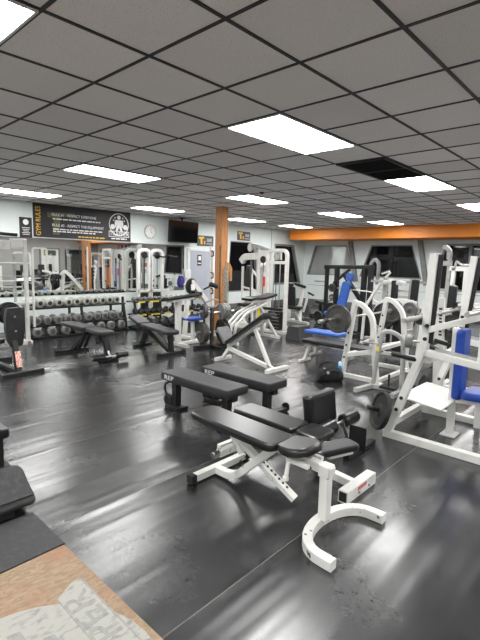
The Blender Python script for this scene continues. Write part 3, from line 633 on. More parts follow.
# ------------------------------------------------------------------ gym bag and bottle
bg = thing('gym_bag', 'small black gym bag on the floor in front of the bench press', 'bag', (-3.22,5.30,0))
bm_ = MB(); rings = []
for t, s_, zt in ((-.24,.5,.13),(-.22,.8,.19),(-.10,1,.25),(.05,1.02,.262),(.18,.9,.19),(.24,.75,.14),(.25,.45,.09)):
    c = V((-3.17,5.33,0))+V((.6,.8,0))*t*.76; d = V((.8,-.6,0)); rng = []
    for k in range(12):
        a = 2*pi*k/12; rng.append(c+d*(.105*s_*cos(a)*(1+.08*sin(5*a+t*20)))+Z*max(.0, zt*.5+zt*.5*sin(a)*(1+.06*cos(3*a+t*31))))
    rings.append(rng)
part(bg, 'body', 'cloth', bm_.loft(rings))
part(bg, 'strap', 'cloth', MB().tube([(-3.28,5.21,.15),(-3.25,5.24,.25),(-3.20,5.31,.275),(-3.12,5.39,.24),(-3.09,5.43,.16)],.014,8,.06)); part(bg, 'strap', 'cloth', MB().tube([(-3.16,5.16,.12),(-3.09,5.22,.18),(-3.03,5.30,.18),(-3.03,5.38,.12)],.012,8,.06))
part(bg, 'buckle', 'grey', MB().box((-3.11,5.20,.15),(.03,.05,.03),.6).box((-3.17,5.22,.19),(.05,.02,.03),.6))
bo = thing('water_bottle', 'blue water bottle with pale cap beside the black gym bag', 'bottle', (-3.14,5.56,0))
part(bo, 'body', 'bottle', MB().lathe((-3.14,5.56,0),(0,0,1),[(0,.03),(.005,.036),(.15,.036),(.165,.032),(.19,.02),(.195,.018)],18)); part(bo, 'cap', 'bottlecap', MB().lathe((-3.14,5.56,.19),(0,0,1),[(0,.022),(.04,.022),(.045,.016),(.06,.01)],14))

# ------------------------------------------------------------------ dumbbell racks along the mirror
def dumb(name, m, r, L, hexa=False, dark=False):
    """dumbbell lying along X, origin at its middle"""
    t = thing(name, 'x', 'dumbbell', (0,0,0)); n = 6 if hexa else 18; h = L/2
    part(t, 'handle', 'chrome', MB().lathe((-h,0,0),(1,0,0),[(.03,.014),(h*.7,.015),(h,.018),(h*1.3,.015),(L-.03,.014)],10))
    for s in (-1, 1):
        hw = L*.30
        hd = part(t, 'head', m, MB().lathe((s*h,0,0),(-s,0,0),[(0,r*.55),(.004,r*.80),(.02,r*.97),(.03,r),(hw-.025,r),(hw-.01,r*.93),(hw,r*.6)], n))
        part(hd, 'end_cap', 'grid' if dark else 'iron', MB().lathe((s*(h+.003),0,0),(-s,0,0),[(0,r*.50),(.006,r*.52),(.01,r*.3)],14))
    return t
def rack(name, label, xf, xb, y0, y1, tiers, shelfmat, posts):
    t = thing(name, label, 'dumbbell rack', ((xf+xb)/2,(y0+y1)/2,0))
    for y in posts:
        part(t, 'upright', 'blackmetal', MB().bar((xf-.10,y,.03),(xf-.24,y,tiers[-1]+.03),.04,.05,(0,1,0)).bar((xb+.06,y,.03),(xb+.06,y,tiers[-1]+.10),.04,.05,(0,1,0)).bar((xf-.02,y,.02),(xb,y,.02),.05,.04))
    for z in tiers:
        d = .12*(z/.7)
        part(t, 'shelf', shelfmat, MB().bar((xf-.10-d,y0,z),(xf-.10-d,y1,z),.05,.035).bar((xf-.38-d,y0,z),(xf-.38-d,y1,z),.05,.035).bar((xf-.26-d,y0,z+.0),(xf-.26-d,y1,z+.0),.26,.008))
    return t
R1 = rack('dumbbell_rack', 'black three tier rack of round grey dumbbells under the left half of the mirror', -8.62, -9.45, 3.40, 5.68, (.03,.255,.60), 'blackmetal', (3.43,4.62,5.65))
top = dumb('dumbbell', 'paleiron', .082, .34, dark=True); midd = dumb('dumbbell', 'greyiron', .088, .32); low = dumb('dumbbell', 'greyiron', .098, .34)
def row(proto, n, y0, y1, x, z, lab, group, yp=None, r=.1):
    ys = [y0+(y1-y0)*k/(n-1) for k in range(n)]
    if yp:                                      # leave room for the middle upright
        a = [y for y in ys if y < yp]; c_ = [y for y in ys if y >= yp]; g_ = r+.032
        ys = [y0+(yp-g_-y0)*k/max(1,len(a)-1) for k in range(len(a))]+[yp+g_+(y1-yp-g_)*k/max(1,len(c_)-1) for k in range(len(c_))]
    for k, y in enumerate(ys):
        o = dup(proto, (x+random.uniform(-.012,.012), y, z), random.uniform(-.04,.04), '%s dumbbell from the left on %s' % (ORD[k], lab)); o['group'] = group
row(top, 11, 3.56, 5.46, -8.97, .60+.019+.082, 'the top tier of the left rack, pale round', 'pale dumbbells on the top tier', 4.62, .082)
row(midd, 10, 3.64, 5.50, -8.90, .255+.019+.088, 'the middle tier of the left rack, round grey', 'grey dumbbells on the middle tier', 4.62, .088)
row(low, 8, 3.62, 5.50, -8.85, .03+.019+.098, 'the bottom tier of the left rack, large grey', 'large dumbbells on the bottom tier', 4.62, .098)
R2 = rack('dumbbell_rack', 'black dumbbell rack with yellow shelf edges right of the pale dumbbells', -8.42, -9.2, 5.78, 8.05, (.05,.335,.63), 'blackmetal', (5.82,6.92,8.0))
for z in (.335,.63):
    d = .12*(z/.7)
    for k in range(6):
        part(R2, 'shelf_label', 'yellow', MB().box((-8.42-.10-d+.027,5.98+k*.36,z),(.004,.27 if k%2 else .19,.032),0,.001), 'yellow strip')
hx = dumb('hex_dumbbell', 'rubber', .068, .28, True); hs = dumb('hex_dumbbell', 'greyiron', .052, .2, True); hb = dumb('hex_dumbbell', 'iron', .09, .33, True)
row(hs, 14, 5.88, 7.95, -8.72, .63+.019+.046, 'the top shelf of the yellow edged rack, small grey', 'small dumbbells on the yellow edged rack', 6.92, .052)
row(hx, 12, 5.92, 7.92, -8.69, .335+.019+.059, 'the middle shelf of the yellow edged rack, black hex', 'black hex dumbbells', 6.92, .068)
row(hb, 9, 6.05, 7.9, -8.66, .05+.019+.078, 'the bottom shelf of the yellow edged rack, heavy dark', 'heavy hex dumbbells', 6.92, .09)
for p_ in (top, midd, low, hx, hs, hb):          # the first of each kind is itself the last place in its row
    def rm(o):
        for k in kids(o): rm(k)
        bpy.data.objects.remove(o)
    rm(p_)

# tall white cable tower between rack and mirror
ct = thing('cable_tower', 'white double arch cable tower with black curl bar in front of the mirror', 'cable machine', (-9.75,7.0,0))
part(ct, 'arch', 'white', MB().rect([(-9.72,6.66,.0),(-9.72,6.66,1.86),(-9.72,7.02,1.86),(-9.72,7.02,.0)], .075, .06, (1,0,0), .14, 6))
part(ct, 'arch', 'white', MB().rect([(-9.72,7.06,.0),(-9.72,7.06,1.86),(-9.72,7.42,1.86),(-9.72,7.42,.0)], .075, .06, (1,0,0), .14, 6))
part(ct, 'cross_bar', 'white', MB().bar((-9.72,6.6,.78),(-9.72,7.66,.80),.06,.06).bar((-9.72,6.6,.03),(-9.72,7.7,.03),.06,.06))
for y in (6.84,7.24): part(ct, 'pulley', 'blackmetal', MB().disc((-9.70,y,1.72),(1,0,0),.09,.03,.012)); part(ct, 'cable', 'blackmetal', MB().cyl((-9.70,y,.82),(-9.70,y,1.72),.008)); part(ct, 'weight_stack', 'blackmetal', MB().box((-9.73,y,.42),(.1,.2,.66)))
single('curl_bar', 'black wavy curl bar hanging from the white cable tower', 'bar', 'blackmetal', MB().tube([(-9.62,7.10,1.70),(-9.62,7.18,1.77),(-9.62,7.28,1.70),(-9.62,7.42,1.68),(-9.62,7.56,1.74),(-9.62,7.70,1.70),(-9.62,7.86,1.71)],.02,10,.05).cyl((-9.64,7.42,1.69),(-9.70,7.24,1.72),.01), (-9.62,7.45,1.7))
# white rack at the far left, cut by the photo edge
lr = thing('cable_rack', 'white uprights of a tall rack at the left edge, before the mirror', 'rack', (-8.5,2.9,0))
part(lr, 'upright', 'white', MB().bar((-8.42,3.33,.0),(-8.42,3.33,1.92),.06,.07)); part(lr, 'upright', 'white', MB().bar((-8.42,2.0,.0),(-8.42,2.0,1.92),.06,.07))
part(lr, 'guide_post', 'white', MB().bar((-8.36,3.43,.32),(-8.36,3.43,1.42),.035,.035)); part(lr, 'guide_post', 'grey', MB().bar((-8.55,3.18,.5),(-8.55,3.18,1.66),.04,.04))
part(lr, 'header', 'white', MB().box((-8.42,3.22,1.86),(.05,.28,.15)).box((-8.42,2.95,1.82),(.05,.24,.16)).bar((-8.46,3.33,1.78),(-8.46,2.0,1.78),.05,.05))
part(lr, 'base', 'white', MB().bar((-8.42,3.40,.03),(-8.42,1.95,.03),.07,.06).bar((-8.42,3.33,.03),(-9.3,3.30,.03),.07,.06).bar((-8.42,2.0,.03),(-9.3,2.0,.03),.07,.06))
part(lr, 'cross_bar', 'white', MB().bar((-8.42,3.48,.77),(-8.42,2.0,.77),.03,.05).cyl((-8.44,3.4,1.50),(-8.44,2.0,1.50),.012).cyl((-8.42,3.5,1.18),(-8.42,2.0,1.18),.01))
part(lr, 'plate_peg', 'chrome', MB().cyl((-8.36,2.95,.62),(-8.05,2.95,.62),.022).bar((-8.42,2.95,.77),(-8.40,2.95,.58),.05,.05,(0,1,0)))
part(lr, 'pull_up_grip', 'vinyl', MB().cyl((-8.30,2.55,2.02),(-8.30,3.16,2.0),.034,14).bar((-8.42,2.5,1.9),(-8.30,2.56,2.02),.03,.03,(0,1,0)))
part(lr, 'upright_joint', 'white', MB().bar((-8.42,2.5,1.78),(-8.42,2.5,1.95),.04,.04))
for k, (x, r_) in enumerate(((-8.28,.20),(-8.22,.20),(-8.15,.17))):
    o = single('weight_plate', '%s dark plate on the peg of the white rack at the left edge' % ['inner','middle','outer'][k], 'weight plate', 'rubber', MB().disc((x,2.95,.62),(1,0,0),r_,.05,.022), (x,2.95,.62), 'plates on the left rack')
# black seat frame hidden behind the far left bench
ms = thing('weight_tree', 'dark plate stand half hidden behind the black upright bench at the left edge', 'rack', (-8.0,2.3,0))
part(ms, 'frame', 'blackmetal', MB().bar((-7.9,2.35,.04),(-7.9,2.35,.95),.06,.06).bar((-8.2,2.35,.03),(-7.6,2.35,.03),.06,.06).bar((-7.9,2.1,.03),(-7.9,2.6,.03),.06,.06))
for k, z in enumerate((.30,.62,.9)):
    part(ms, 'peg', 'chrome', MB().cyl((-7.9,2.2,z),(-7.9,2.58,z),.02))
    single('weight_plate', '%s dark plate on the stand behind the far left bench' % ['lowest','middle','top'][k], 'weight plate', 'rubber', MB().disc((-7.9,2.46,z),(0,1,0),.17-.02*k,.07,.02), (-7.9,2.46,z), 'plates on the stand at the left')

# ------------------------------------------------------------------ preacher bench and biceps machine
pr = thing('preacher_bench', 'white preacher curl bench with black arm pad and one thick post', 'bench', (-6.5,5.4,0))
part(pr, 'arm_pad', 'vinyl', MB().pad((-6.5,5.40,.93),(.1,1,.09),(-1,.1,-.16),.74,.30,.07,.05,.02))
part(pr, 'pad_tray', 'white', MB().pad((-6.5,5.40,.872),(.1,1,.09),(-1,.1,-.16),.52,.22,.04,.03,.008))
part(pr, 'post', 'white', MB().bar((-6.5,5.34,.87),(-6.5,5.34,.03),.085,.10,(0,1,0)))
part(pr, 'foot', 'white', MB().bar((-6.78,5.34,.03),(-6.2,5.34,.03),.07,.06).bar((-6.5,5.34,.035),(-6.5,5.95,.035),.07,.06).bar((-6.66,5.95,.03),(-6.28,5.95,.03),.06,.06))
part(pr, 'seat_post', 'white', MB().bar((-6.5,5.72,.04),(-6.5,5.70,.46),.06,.06,(0,1,0)).bar((-6.5,5.36,.62),(-6.5,5.72,.42),.05,.05,(1,0,0)))
part(pr, 'seat', 'blue', MB().pad((-6.5,5.72,.495),(0,1,0),(-1,0,0),.38,.3,.055,.05,.018))
bm2 = thing('biceps_machine', 'white arm machine with long slanted white beam and black roller', 'exercise machine', (-7.2,6.6,0))
part(bm2, 'beam', 'white', MB().rect([(-7.15,6.08,1.08),(-7.15,6.20,1.22),(-7.14,6.66,.74),(-7.14,6.74,.62)], .10, .08, (1,0,0), .08))
part(bm2, 'weight_arm', 'blackmetal', MB().disc((-7.12,6.20,1.08),(1,.2,0),.17,.05,.02).bar((-7.05,6.22,.92),(-7.05,6.40,.92),.12,.08))
part(bm2, 'weight_label', 'whitetext', MB().pad((-7.075,6.21,1.06),(-.2,1,0),(0,0,1),.13,.13,.01,.01,.003), 'white square plate')
part(bm2, 'roller_arm', 'blackmetal', MB().cyl((-7.02,6.63,1.13),(-6.93,6.80,1.06),.05,16,.012).bar((-7.12,6.55,1.0),(-7.0,6.72,1.10),.03,.03,(0,1,0)))
part(bm2, 'frame', 'white', MB().rect([(-7.15,6.16,1.1),(-7.15,6.10,.6),(-7.15,6.05,.04)], .08, .08, (1,0,0), .1).bar((-7.15,5.9,.03),(-7.15,6.72,.03),.08,.06).bar((-7.14,6.70,.66),(-7.14,6.70,.03),.07,.07,(1,0,0)).bar((-7.4,6.68,.03),(-6.8,6.68,.03),.07,.06).bar((-7.4,5.95,.03),(-6.85,5.95,.03),.07,.06))
part(bm2, 'handle_loop', 'grey', MB().tube([(-7.05,6.55,.66),(-6.95,6.45,.74),(-6.92,6.70,.80),(-6.95,6.95,.74),(-7.0,6.80,.62),(-7.05,6.55,.62)],.02,8,.06))
part(bm2, 'seat', 'vinyl', MB().pad((-7.1,6.55,.56),(0,1,0),(-1,0,0),.4,.3,.06,.05,.016)); part(bm2, 'seat_post', 'white', MB().bar((-7.12,6.5,.54),(-7.12,6.5,.05),.06,.06,(1,0,0)))

# ------------------------------------------------------------------ weight tree, chains, standing bar
wt = thing('weight_tree', 'dark plate tree loaded with grey plates beside the wooden post', 'rack', (-5.9,5.75,0))
part(wt, 'post', 'iron', MB().bar((-5.95,5.70,.03),(-5.95,5.70,.76),.06,.06)); part(wt, 'base', 'blackmetal', MB().bar((-6.05,5.35,.03),(-5.85,6.05,.03),.08,.06).bar((-6.25,5.72,.03),(-5.65,5.68,.03),.08,.06))
for p_, q_ in (((-5.95,5.70,.66),(-5.80,6.14,.69)),((-5.95,5.70,.68),(-6.03,5.46,.70)),((-5.95,5.70,.30),(-5.82,6.12,.31)),((-5.95,5.70,.30),(-6.05,5.42,.31))):
    part(wt, 'peg', 'chrome', MB().cyl(p_, q_, .022))
def plate(c, ax, r, th, m, lab, group=None): return single('weight_plate', lab, 'weight plate', m, MB().disc(c, ax, r, th, .022), c, group)
ax_ = V((.32,.95,.06))
for k in range(3): plate(V((-5.885,5.89,.68))+ax_.normalized()*.055*k, ax_, .155-.004*k, .048, 'greyiron', '%s grey plate on the upper right peg of the weight tree' % ['innermost','middle','outermost'][k], 'plates on the tree')
plate((-6.0,5.545,.69),(-.3,-.95,.05), .13, .07,'iron','dark plate on the upper left peg of the weight tree')
for k in range(2): plate(V((-5.885,5.90,.305))+ax_.normalized()*.06*k, ax_, .235-.01*k, .05, 'rubber', '%s large black plate on the lower right peg of the weight tree' % ['inner','outer'][k], 'plates on the tree')
for k in range(2): plate(V((-6.0,5.55,.305))+V((-.3,-.95,0)).normalized()*.055*k, (-.3,-.95,0), .20, .045, 'iron', '%s dark plate on the lower left peg of the weight tree' % ['inner','outer'][k], 'plates on the tree')
def chain(mb, pts, lw=.028, n=None):
    pts = [V(p) for p in pts]; seg = []
    for a, b_ in zip(pts, pts[1:]):
        m_ = max(1, int((b_-a).length/.05)); seg += [a.lerp(b_, k/m_) for k in range(m_)]
    for k, (a, b_) in enumerate(zip(seg, seg[1:])):
        d = (b_-a).normalized(); s_ = d.cross(V((1,.3,.1)) if k % 2 else V((.1,1,.3))).normalized()
        c = (a+b_)/2; h = .034
        mb.tube([c+d*(h*cos(2*pi*i/10))+s_*(lw*.6*sin(2*pi*i/10)) for i in range(10)], .0075, 6, up=d.cross(s_), close=True)
    return mb
for k in range(3):
    y = 6.965+.058*k
    single('lifting_chain', '%s heavy pale grey chain strand hung on the front of the wooden post' % ['left','middle','right'][k], 'chain', 'paleiron', chain(MB(), [(-6.909,y,1.58-.05*abs(k-1)),(-6.905,y+.01,.60+.05*((k*2)%3))], .042), (-6.9,y,1.1), 'chains on the post')
single('post_hook', 'curved wooden hook on the right side of the post holding the chains', 'hook', 'wood', MB().prism([(-.10,.10),(.02,.10),(.12,.05),(.17,-.05),(.17,-.33),(.12,-.33),(.10,-.10),(-.10,-.06)], (.35,.94,0), Z, (-6.955,7.02,1.52), .04), (-6.93,7.03,1.5))
single('lifting_chain', 'thin dark chain hanging on the left side of the wooden post', 'chain', 'iron', chain(MB(), [(-6.905,6.83,1.95),(-6.90,6.83,.60)], .022), (-6.9,6.83,1.2), 'chains on the post')
hr = thing('hook_rail', 'slim white rail with dark hooks just left of the wooden post', 'rail', (-7.2,6.86,0))
part(hr, 'rail', 'white', MB().bar((-7.26,6.88,.02),(-7.26,6.88,1.95),.04,.04)); part(hr, 'foot', 'white', MB().box((-7.26,6.88,.01),(.16,.16,.02)))
for z in (1.78,1.30,.95): part(hr, 'hook', 'blackmetal', MB().tube([(-7.24,6.88,z+.06),(-7.16,6.87,z+.06),(-7.15,6.87,z-.05),(-7.22,6.87,z-.06)],.014,8,.04))
sb = thing('barbell', 'dark barbell standing upright on the floor behind the incline bench', 'barbell', (-6.55,7.45,0))
part(sb, 'shaft', 'iron', MB().cyl((-6.55,7.45,.3),(-6.55,7.45,1.40),.016)); part(sb, 'sleeve', 'blackmetal', MB().cyl((-6.55,7.45,.02),(-6.55,7.45,.36),.026).cyl((-6.55,7.45,.34),(-6.55,7.45,.37),.036)); part(sb, 'sleeve', 'iron', MB().cyl((-6.55,7.45,1.36),(-6.55,7.45,1.66),.026))
part(sb, 'floor_socket', 'blackmetal', MB().box((-6.55,7.45,.015),(.28,.28,.03)).cyl((-6.55,7.45,.02),(-6.55,7.45,.16),.045))

# white preacher bench with black wavy pad
p2 = thing('preacher_bench', 'white slanted tube bench with black curved top pad behind the incline bench', 'bench', (-6.0,7.1,0))
part(p2, 'arm_pad', 'vinyl', MB().sweep([(-6.0,6.72,.86),(-6.0,6.86,.885),(-6.0,7.12,.875),(-6.0,7.36,.90),(-6.0,7.54,.935)], rrect(.30,.055,.02,2), Z))
part(p2, 'pad_tray', 'white', MB().bar((-6.0,6.78,.82),(-6.0,7.40,.84),.2,.05).bar((-6.0,7.05,.82),(-6.0,7.05,.7),.1,.1))
for s_ in (-.12,0,.12):
    part(p2, 'slanted_tube', 'white', MB().rect([(-6.0+s_,7.35-abs(s_)*.6,.80),(-6.0+s_,6.60,.60),(-6.0+s_,6.28,.36),(-6.0+s_,6.22,.03)], .04, .045, (1,0,0), .1))
part(p2, 'leg', 'white', MB().bar((-6.0,7.12,.72),(-5.8,7.50,.03),.05,.06,(1,0,0)).bar((-6.0,7.12,.72),(-6.2,7.50,.03),.05,.06,(1,0,0)).bar((-6.25,7.5,.03),(-5.72,7.5,.03),.06,.06).bar((-6.25,6.22,.03),(-5.75,6.22,.03),.06,.06))
part(p2, 'tag', 'yellow', MB().box((-5.965,7.1,.43),(.06,.08,.03)).bar((-6.0,7.1,.75),(-6.0,7.1,.4),.04,.04))

# ------------------------------------------------------------------ cable station in the middle distance
cs = thing('cable_station', 'large white multi cable station with arch, pulleys and red tag behind the incline bench', 'cable machine', (-6.7,8.4,0))
part(cs, 'cabinet', 'white', MB().bar((-7.02,8.30,.05),(-7.02,8.30,1.88),.07,.10).bar((-6.70,8.30,.05),(-6.70,8.30,1.88),.07,.10).bar((-7.02,8.30,1.80),(-6.70,8.30,1.80),.1,.20).bar((-7.02,8.30,1.52),(-6.70,8.30,1.52),.08,.06).box((-6.86,8.36,.95),(.26,.03,1.2)))
part(cs, 'pulley', 'blackmetal', MB().disc((-6.86,8.235,1.68),(0,1,0),.085,.03,.012))
part(cs, 'cable', 'iron', MB().cyl((-6.86,8.25,.5),(-6.86,8.25,1.66),.009))
part(cs, 'red_tag', 'red', MB().pad((-6.80,8.22,1.16),(1,0,0),(.15,0,1),.07,.24,.012,.01,.004), 'red hanging tag'); part(cs, 'tag_card', 'whitetext', MB().box((-6.80,8.22,1.33),(.06,.012,.10)))
part(cs, 'arch', 'white', MB().rect([(-6.62,8.12,.06),(-6.62,8.12,1.90),(-6.06,8.12,1.90),(-6.06,8.12,.06)], .07, .08, (0,1,0), .15, 6))
part(cs, 'arch_plate', 'white', MB().box((-6.34,8.12,1.62),(.5,.06,.07)).box((-6.34,8.15,1.78),(.2,.03,.2)))
part(cs, 'pulley', 'grey', MB().disc((-6.32,8.07,1.76),(0,1,0),.09,.03,.012))
part(cs, 'guide_rod', 'chrome', MB().cyl((-6.44,8.13,.1),(-6.44,8.13,1.6),.013)); part(cs, 'guide_rod', 'chrome', MB().cyl((-6.26,8.13,.1),(-6.26,8.13,1.6),.013)); part(cs, 'cable', 'blackmetal', MB().cyl((-6.34,8.10,.6),(-6.34,8.10,1.72),.008))
part(cs, 'weight_stack', 'blackmetal', MB().box((-6.35,8.14,.28),(.34,.16,.42)))
for z in (.12,.2,.28,.36,.44): part(cs, 'stack_gap', 'grey', MB().box((-6.35,8.055,z),(.33,.008,.008),0,.001))
part(cs, 'top_beam', 'grey', MB().bar((-7.55,8.62,2.06),(-6.75,8.35,1.88),.07,.09)); part(cs, 'pulley', 'white', MB().disc((-7.56,8.55,1.98),(.3,.95,0),.105,.05,.012))
part(cs, 'grey_arm', 'grey', MB().rect([(-7.45,8.60,2.03),(-7.20,8.45,1.75),(-7.12,8.38,1.2)], .07, .09, (0,1,0), .2))
part(cs, 'shroud', 'white', MB().rect([(-7.75,8.45,1.62),(-7.62,8.42,1.74),(-7.20,8.36,1.76)], .16, .10, (0,1,0), .12))
part(cs, 'arm', 'white', MB().rect([(-7.66,8.4,1.50),(-7.66,8.4,.45),(-7.55,8.4,.05)], .05, .05, (0,1,0), .08).bar((-7.36,8.4,1.42),(-7.05,8.35,1.22),.05,.06,(0,1,0)).bar((-7.66,8.4,.98),(-7.05,8.35,.9),.04,.05,(0,1,0)).bar((-7.36,8.4,1.45),(-7.30,8.4,.05),.05,.05,(0,1,0)))
part(cs, 'backrest', 'vinyl', MB().pad((-7.48,8.43,1.25),(.1,0,1),(1,0,0),.55,.18,.07,.04,.016)); part(cs, 'seat', 'vinyl', MB().pad((-7.4,8.3,.55),(1,0,0),(0,1,0),.4,.34,.07,.05,.016))
part(cs, 'base', 'white', MB().rect([(-7.7,8.0,.03),(-6.0,8.0,.03),(-5.75,8.25,.03),(-5.75,8.6,.03),(-6.0,8.8,.03),(-7.4,8.8,.03)], .08, .06, Z, .15).bar((-7.7,8.0,.03),(-7.7,8.6,.03),.07,.06).bar((-7.7,8.4,.03),(-6.0,8.25,.03),.07,.06))
part(cs, 'low_arm', 'blackmetal', MB().bar((-6.9,7.95,.55),(-6.1,8.05,.55),.06,.06).cyl((-6.85,7.75,.60),(-6.85,8.05,.60),.05))

pb_ = single('plyo_box', 'dark grey step box with slanted sides on the floor right of the cable station', 'box', 'mat', MB().loft([[(-5.28,7.62,0),(-5.28,8.12,0),(-5.66,8.12,0),(-5.66,7.62,0)],[(-5.36,7.66,.27),(-5.36,8.08,.27),(-5.62,8.08,.27),(-5.62,7.66,.27)]]), (-5.47,7.87,0))

# seated machine with black backrest by the far corner
sm = thing('chest_press', 'white seated machine with black backrest and white plate near the far corner window', 'exercise machine', (-6.95,9.9,0))
part(sm, 'backrest', 'vinyl', MB().pad((-7.20,9.85,.66),(-.06,0,1),(1,.3,0),.62,.30,.10,.05,.02)); part(sm, 'headrest', 'vinyl', MB().pad((-7.20,9.82,1.02),(1,.3,0),(0,0,1),.2,.1,.09,.04,.016))
part(sm, 'seat', 'vinyl', MB().pad((-7.0,9.8,.42),(1,.3,0),(0,1,0),.4,.34,.08,.05,.016))
part(sm, 'arm', 'white', MB().rect([(-6.98,9.9,1.0),(-6.82,9.9,1.02),(-6.88,9.9,.55),(-7.0,9.9,.30),(-6.8,9.8,.05)], .07, .08, (0,1,0), .08)); part(sm, 'arm', 'white', MB().rect([(-6.75,9.85,.32),(-6.68,9.85,.55),(-6.62,9.85,.85)], .05, .05, (0,1,0), .05))
part(sm, 'handle', 'vinyl', MB().cyl((-7.05,9.84,1.06),(-6.72,9.86,.98),.04,14,.01)); part(sm, 'handle', 'blackmetal', MB().cyl((-6.62,9.84,.85),(-6.45,9.86,.78),.025))
part(sm, 'base', 'white', MB().bar((-7.4,9.85,.04),(-6.5,9.75,.04),.08,.07).bar((-7.3,9.6,.03),(-7.3,10.2,.03),.07,.06).bar((-7.3,9.9,.04),(-7.22,9.9,.6),.08,.08,(0,1,0)).bar((-6.85,9.85,.05),(-6.88,9.9,.5),.07,.07,(0,1,0)))
plate((-7.12,9.60,.24),(.2,1,0),.15,.06,'white','white plate on the seated machine near the far corner')
plate((-6.55,10.3,.17),(.3,1,.1),.17,.07,'rubber','black plate leaning low behind the seated machine in the far corner')
lg = thing('leg_machine', 'low dark machine with plates against the back wall beside the white plate tree', 'exercise machine', (-6.9,11.4,0))
part(lg, 'frame', 'blackmetal', MB().bar((-7.6,11.4,.05),(-6.6,11.4,.05),.08,.08).bar((-7.3,11.1,.03),(-7.3,11.7,.03),.07,.06).bar((-6.75,11.1,.03),(-6.75,11.7,.03),.07,.06).bar((-7.2,11.4,.05),(-7.2,11.4,.42),.08,.08).bar((-6.8,11.4,.05),(-6.8,11.4,.35),.06,.06))
part(lg, 'pad', 'vinyl', MB().pad((-7.0,11.4,.45),(1,0,-.15),(0,1,0),.6,.4,.09,.06,.02))
for k, x in enumerate((-7.45,-6.7)): plate((x,11.0,.22),(.2,1,0),.20,.06,'iron',['left','right'][k]+' dark plate at the foot of the low dark machine by the back wall')

# small white plate tree
pt = thing('plate_tree', 'small white A shaped plate tree before the pale back wall', 'rack', (-6.45,10.9,0))
part(pt, 'post', 'white', MB().bar((-6.35,10.9,.03),(-6.48,10.9,1.02),.05,.05,(0,1,0)).bar((-6.35,10.9,.25),(-6.10,10.9,.85),.05,.05,(0,1,0))); part(pt, 'base', 'white', MB().bar((-6.9,10.9,.03),(-6.0,10.9,.03),.07,.06).bar((-6.45,10.6,.03),(-6.45,11.2,.03),.07,.06))
part(pt, 'hook', 'blackmetal', MB().bar((-6.48,10.9,1.0),(-6.48,10.9,1.10),.03,.03,(0,1,0)))
for k, z in enumerate((.25,.48,.70,.88)):
    part(pt, 'peg', 'chrome', MB().cyl((-6.42,10.62,z),(-6.42,10.9,z),.0225))
    plate((-6.42,10.74,z),(0,1,0),.13-.018*k,.07,'white' if k%2 else 'greyiron','%s small plate counted up the white plate tree' % ['lowest','second','third','topmost'][k],'plates on the white tree')

# ------------------------------------------------------------------ bench press: bent white frames, barbell, black bench
bp = thing('bench_press', 'white bench press station with bent tube frames and low black bench', 'bench press', (-3.1,6.2,0))
for y in (5.70,6.72):
    fr2 = part(bp, 'side_frame', 'white', MB().bar((-3.17,y,.05),(-3.03,y,1.10),.06,.08,(0,1,0)).rect([(-3.05,y,1.10),(-2.92,y,1.08),(-2.75,y,.92),(-2.70,y,.45),(-2.64,y,.05)], .065, .065, (0,1,0), .14, 6).bar((-3.20,y,.03),(-2.60,y,.03),.065,.06).bar((-3.13,y,.33),(-2.71,y,.44),.06,.07,(0,1,0)))
    for z in (.30,.48,.66,.84): part(fr2, 'bolt', 'blackmetal', MB().cyl((-3.17+.14*(z-.05)/1.05,y-.046,z),(-3.17+.14*(z-.05)/1.05,y-.028,z),.016))
    part(fr2, 'foot_plate', 'white', MB().box((-3.19,y,.008),(.10,.12,.016))); part(fr2, 'foot_plate', 'white', MB().box((-2.61,y,.008),(.10,.12,.016)))
part(bp, 'cross_tube', 'white', MB().bar((-2.69,5.70,.46),(-2.69,6.72,.46),.055,.055)); part(bp, 'cross_tube', 'white', MB().bar((-3.12,5.72,.33),(-3.12,6.72,.33),.055,.055)); part(bp, 'cross_tube', 'white', MB().bar((-2.64,5.72,.03),(-2.64,6.72,.03),.055,.055))
for y in (5.70,6.72): part(bp, 'bar_catch', 'blackmetal', MB().rect([(-3.05,y,.84),(-3.16,y,.83),(-3.17,y,.92)],.05,.02,(0,1,0)))
part(bp, 'bench_pad', 'vinyl', MB().pad((-3.47,6.13,.365),(1,0,-.0),(0,1,0),1.30,.30,.06,.03,.016))
part(bp, 'bench_beam', 'white', MB().bar((-4.05,6.13,.315),(-2.92,6.13,.315),.06,.05))
part(bp, 'bench_leg', 'white', MB().rect([(-3.85,6.13,.315),(-4.04,6.13,.305),(-4.13,6.13,.03)],.05,.06,(0,1,0),.08).bar((-4.13,5.98,.02),(-4.13,6.28,.02),.05,.04))
part(bp, 'peg', 'chrome', MB().cyl((-2.72,5.66,.62),(-2.72,5.30,.60),.022)); part(bp, 'peg', 'chrome', MB().cyl((-2.70,6.76,.62),(-2.70,7.0,.62),.022))
bbx, bbz = -3.12, .88
br = thing('barbell', 'steel barbell loaded with one dark plate on the bench press', 'barbell', (bbx,6.2,bbz))
part(br, 'shaft', 'chrome', MB().cyl((bbx,5.46,bbz),(bbx,7.05,bbz),.0145)); part(br, 'sleeve', 'chrome', MB().cyl((bbx,4.92,bbz),(bbx,5.44,bbz),.025).cyl((bbx,5.43,bbz),(bbx,5.47,bbz),.038)); part(br, 'sleeve', 'chrome', MB().cyl((bbx,7.06,bbz),(bbx,7.48,bbz),.025).cyl((bbx,7.03,bbz),(bbx,7.07,bbz),.038))
part(br, 'collar', 'blackmetal', MB().cyl((bbx,5.02,bbz),(bbx,5.12,bbz),.032).bar((bbx-.03,4.92,bbz-.02),(bbx-.02,5.12,bbz-.02),.02,.03))
plate((bbx,5.40,bbz),(0,1,0),.20,.05,'iron','dark iron plate on the near end of the bench press barbell')
plate((bbx,7.13,bbz),(0,1,0),.20,.05,'iron','dark iron plate on the far end of the bench press barbell')
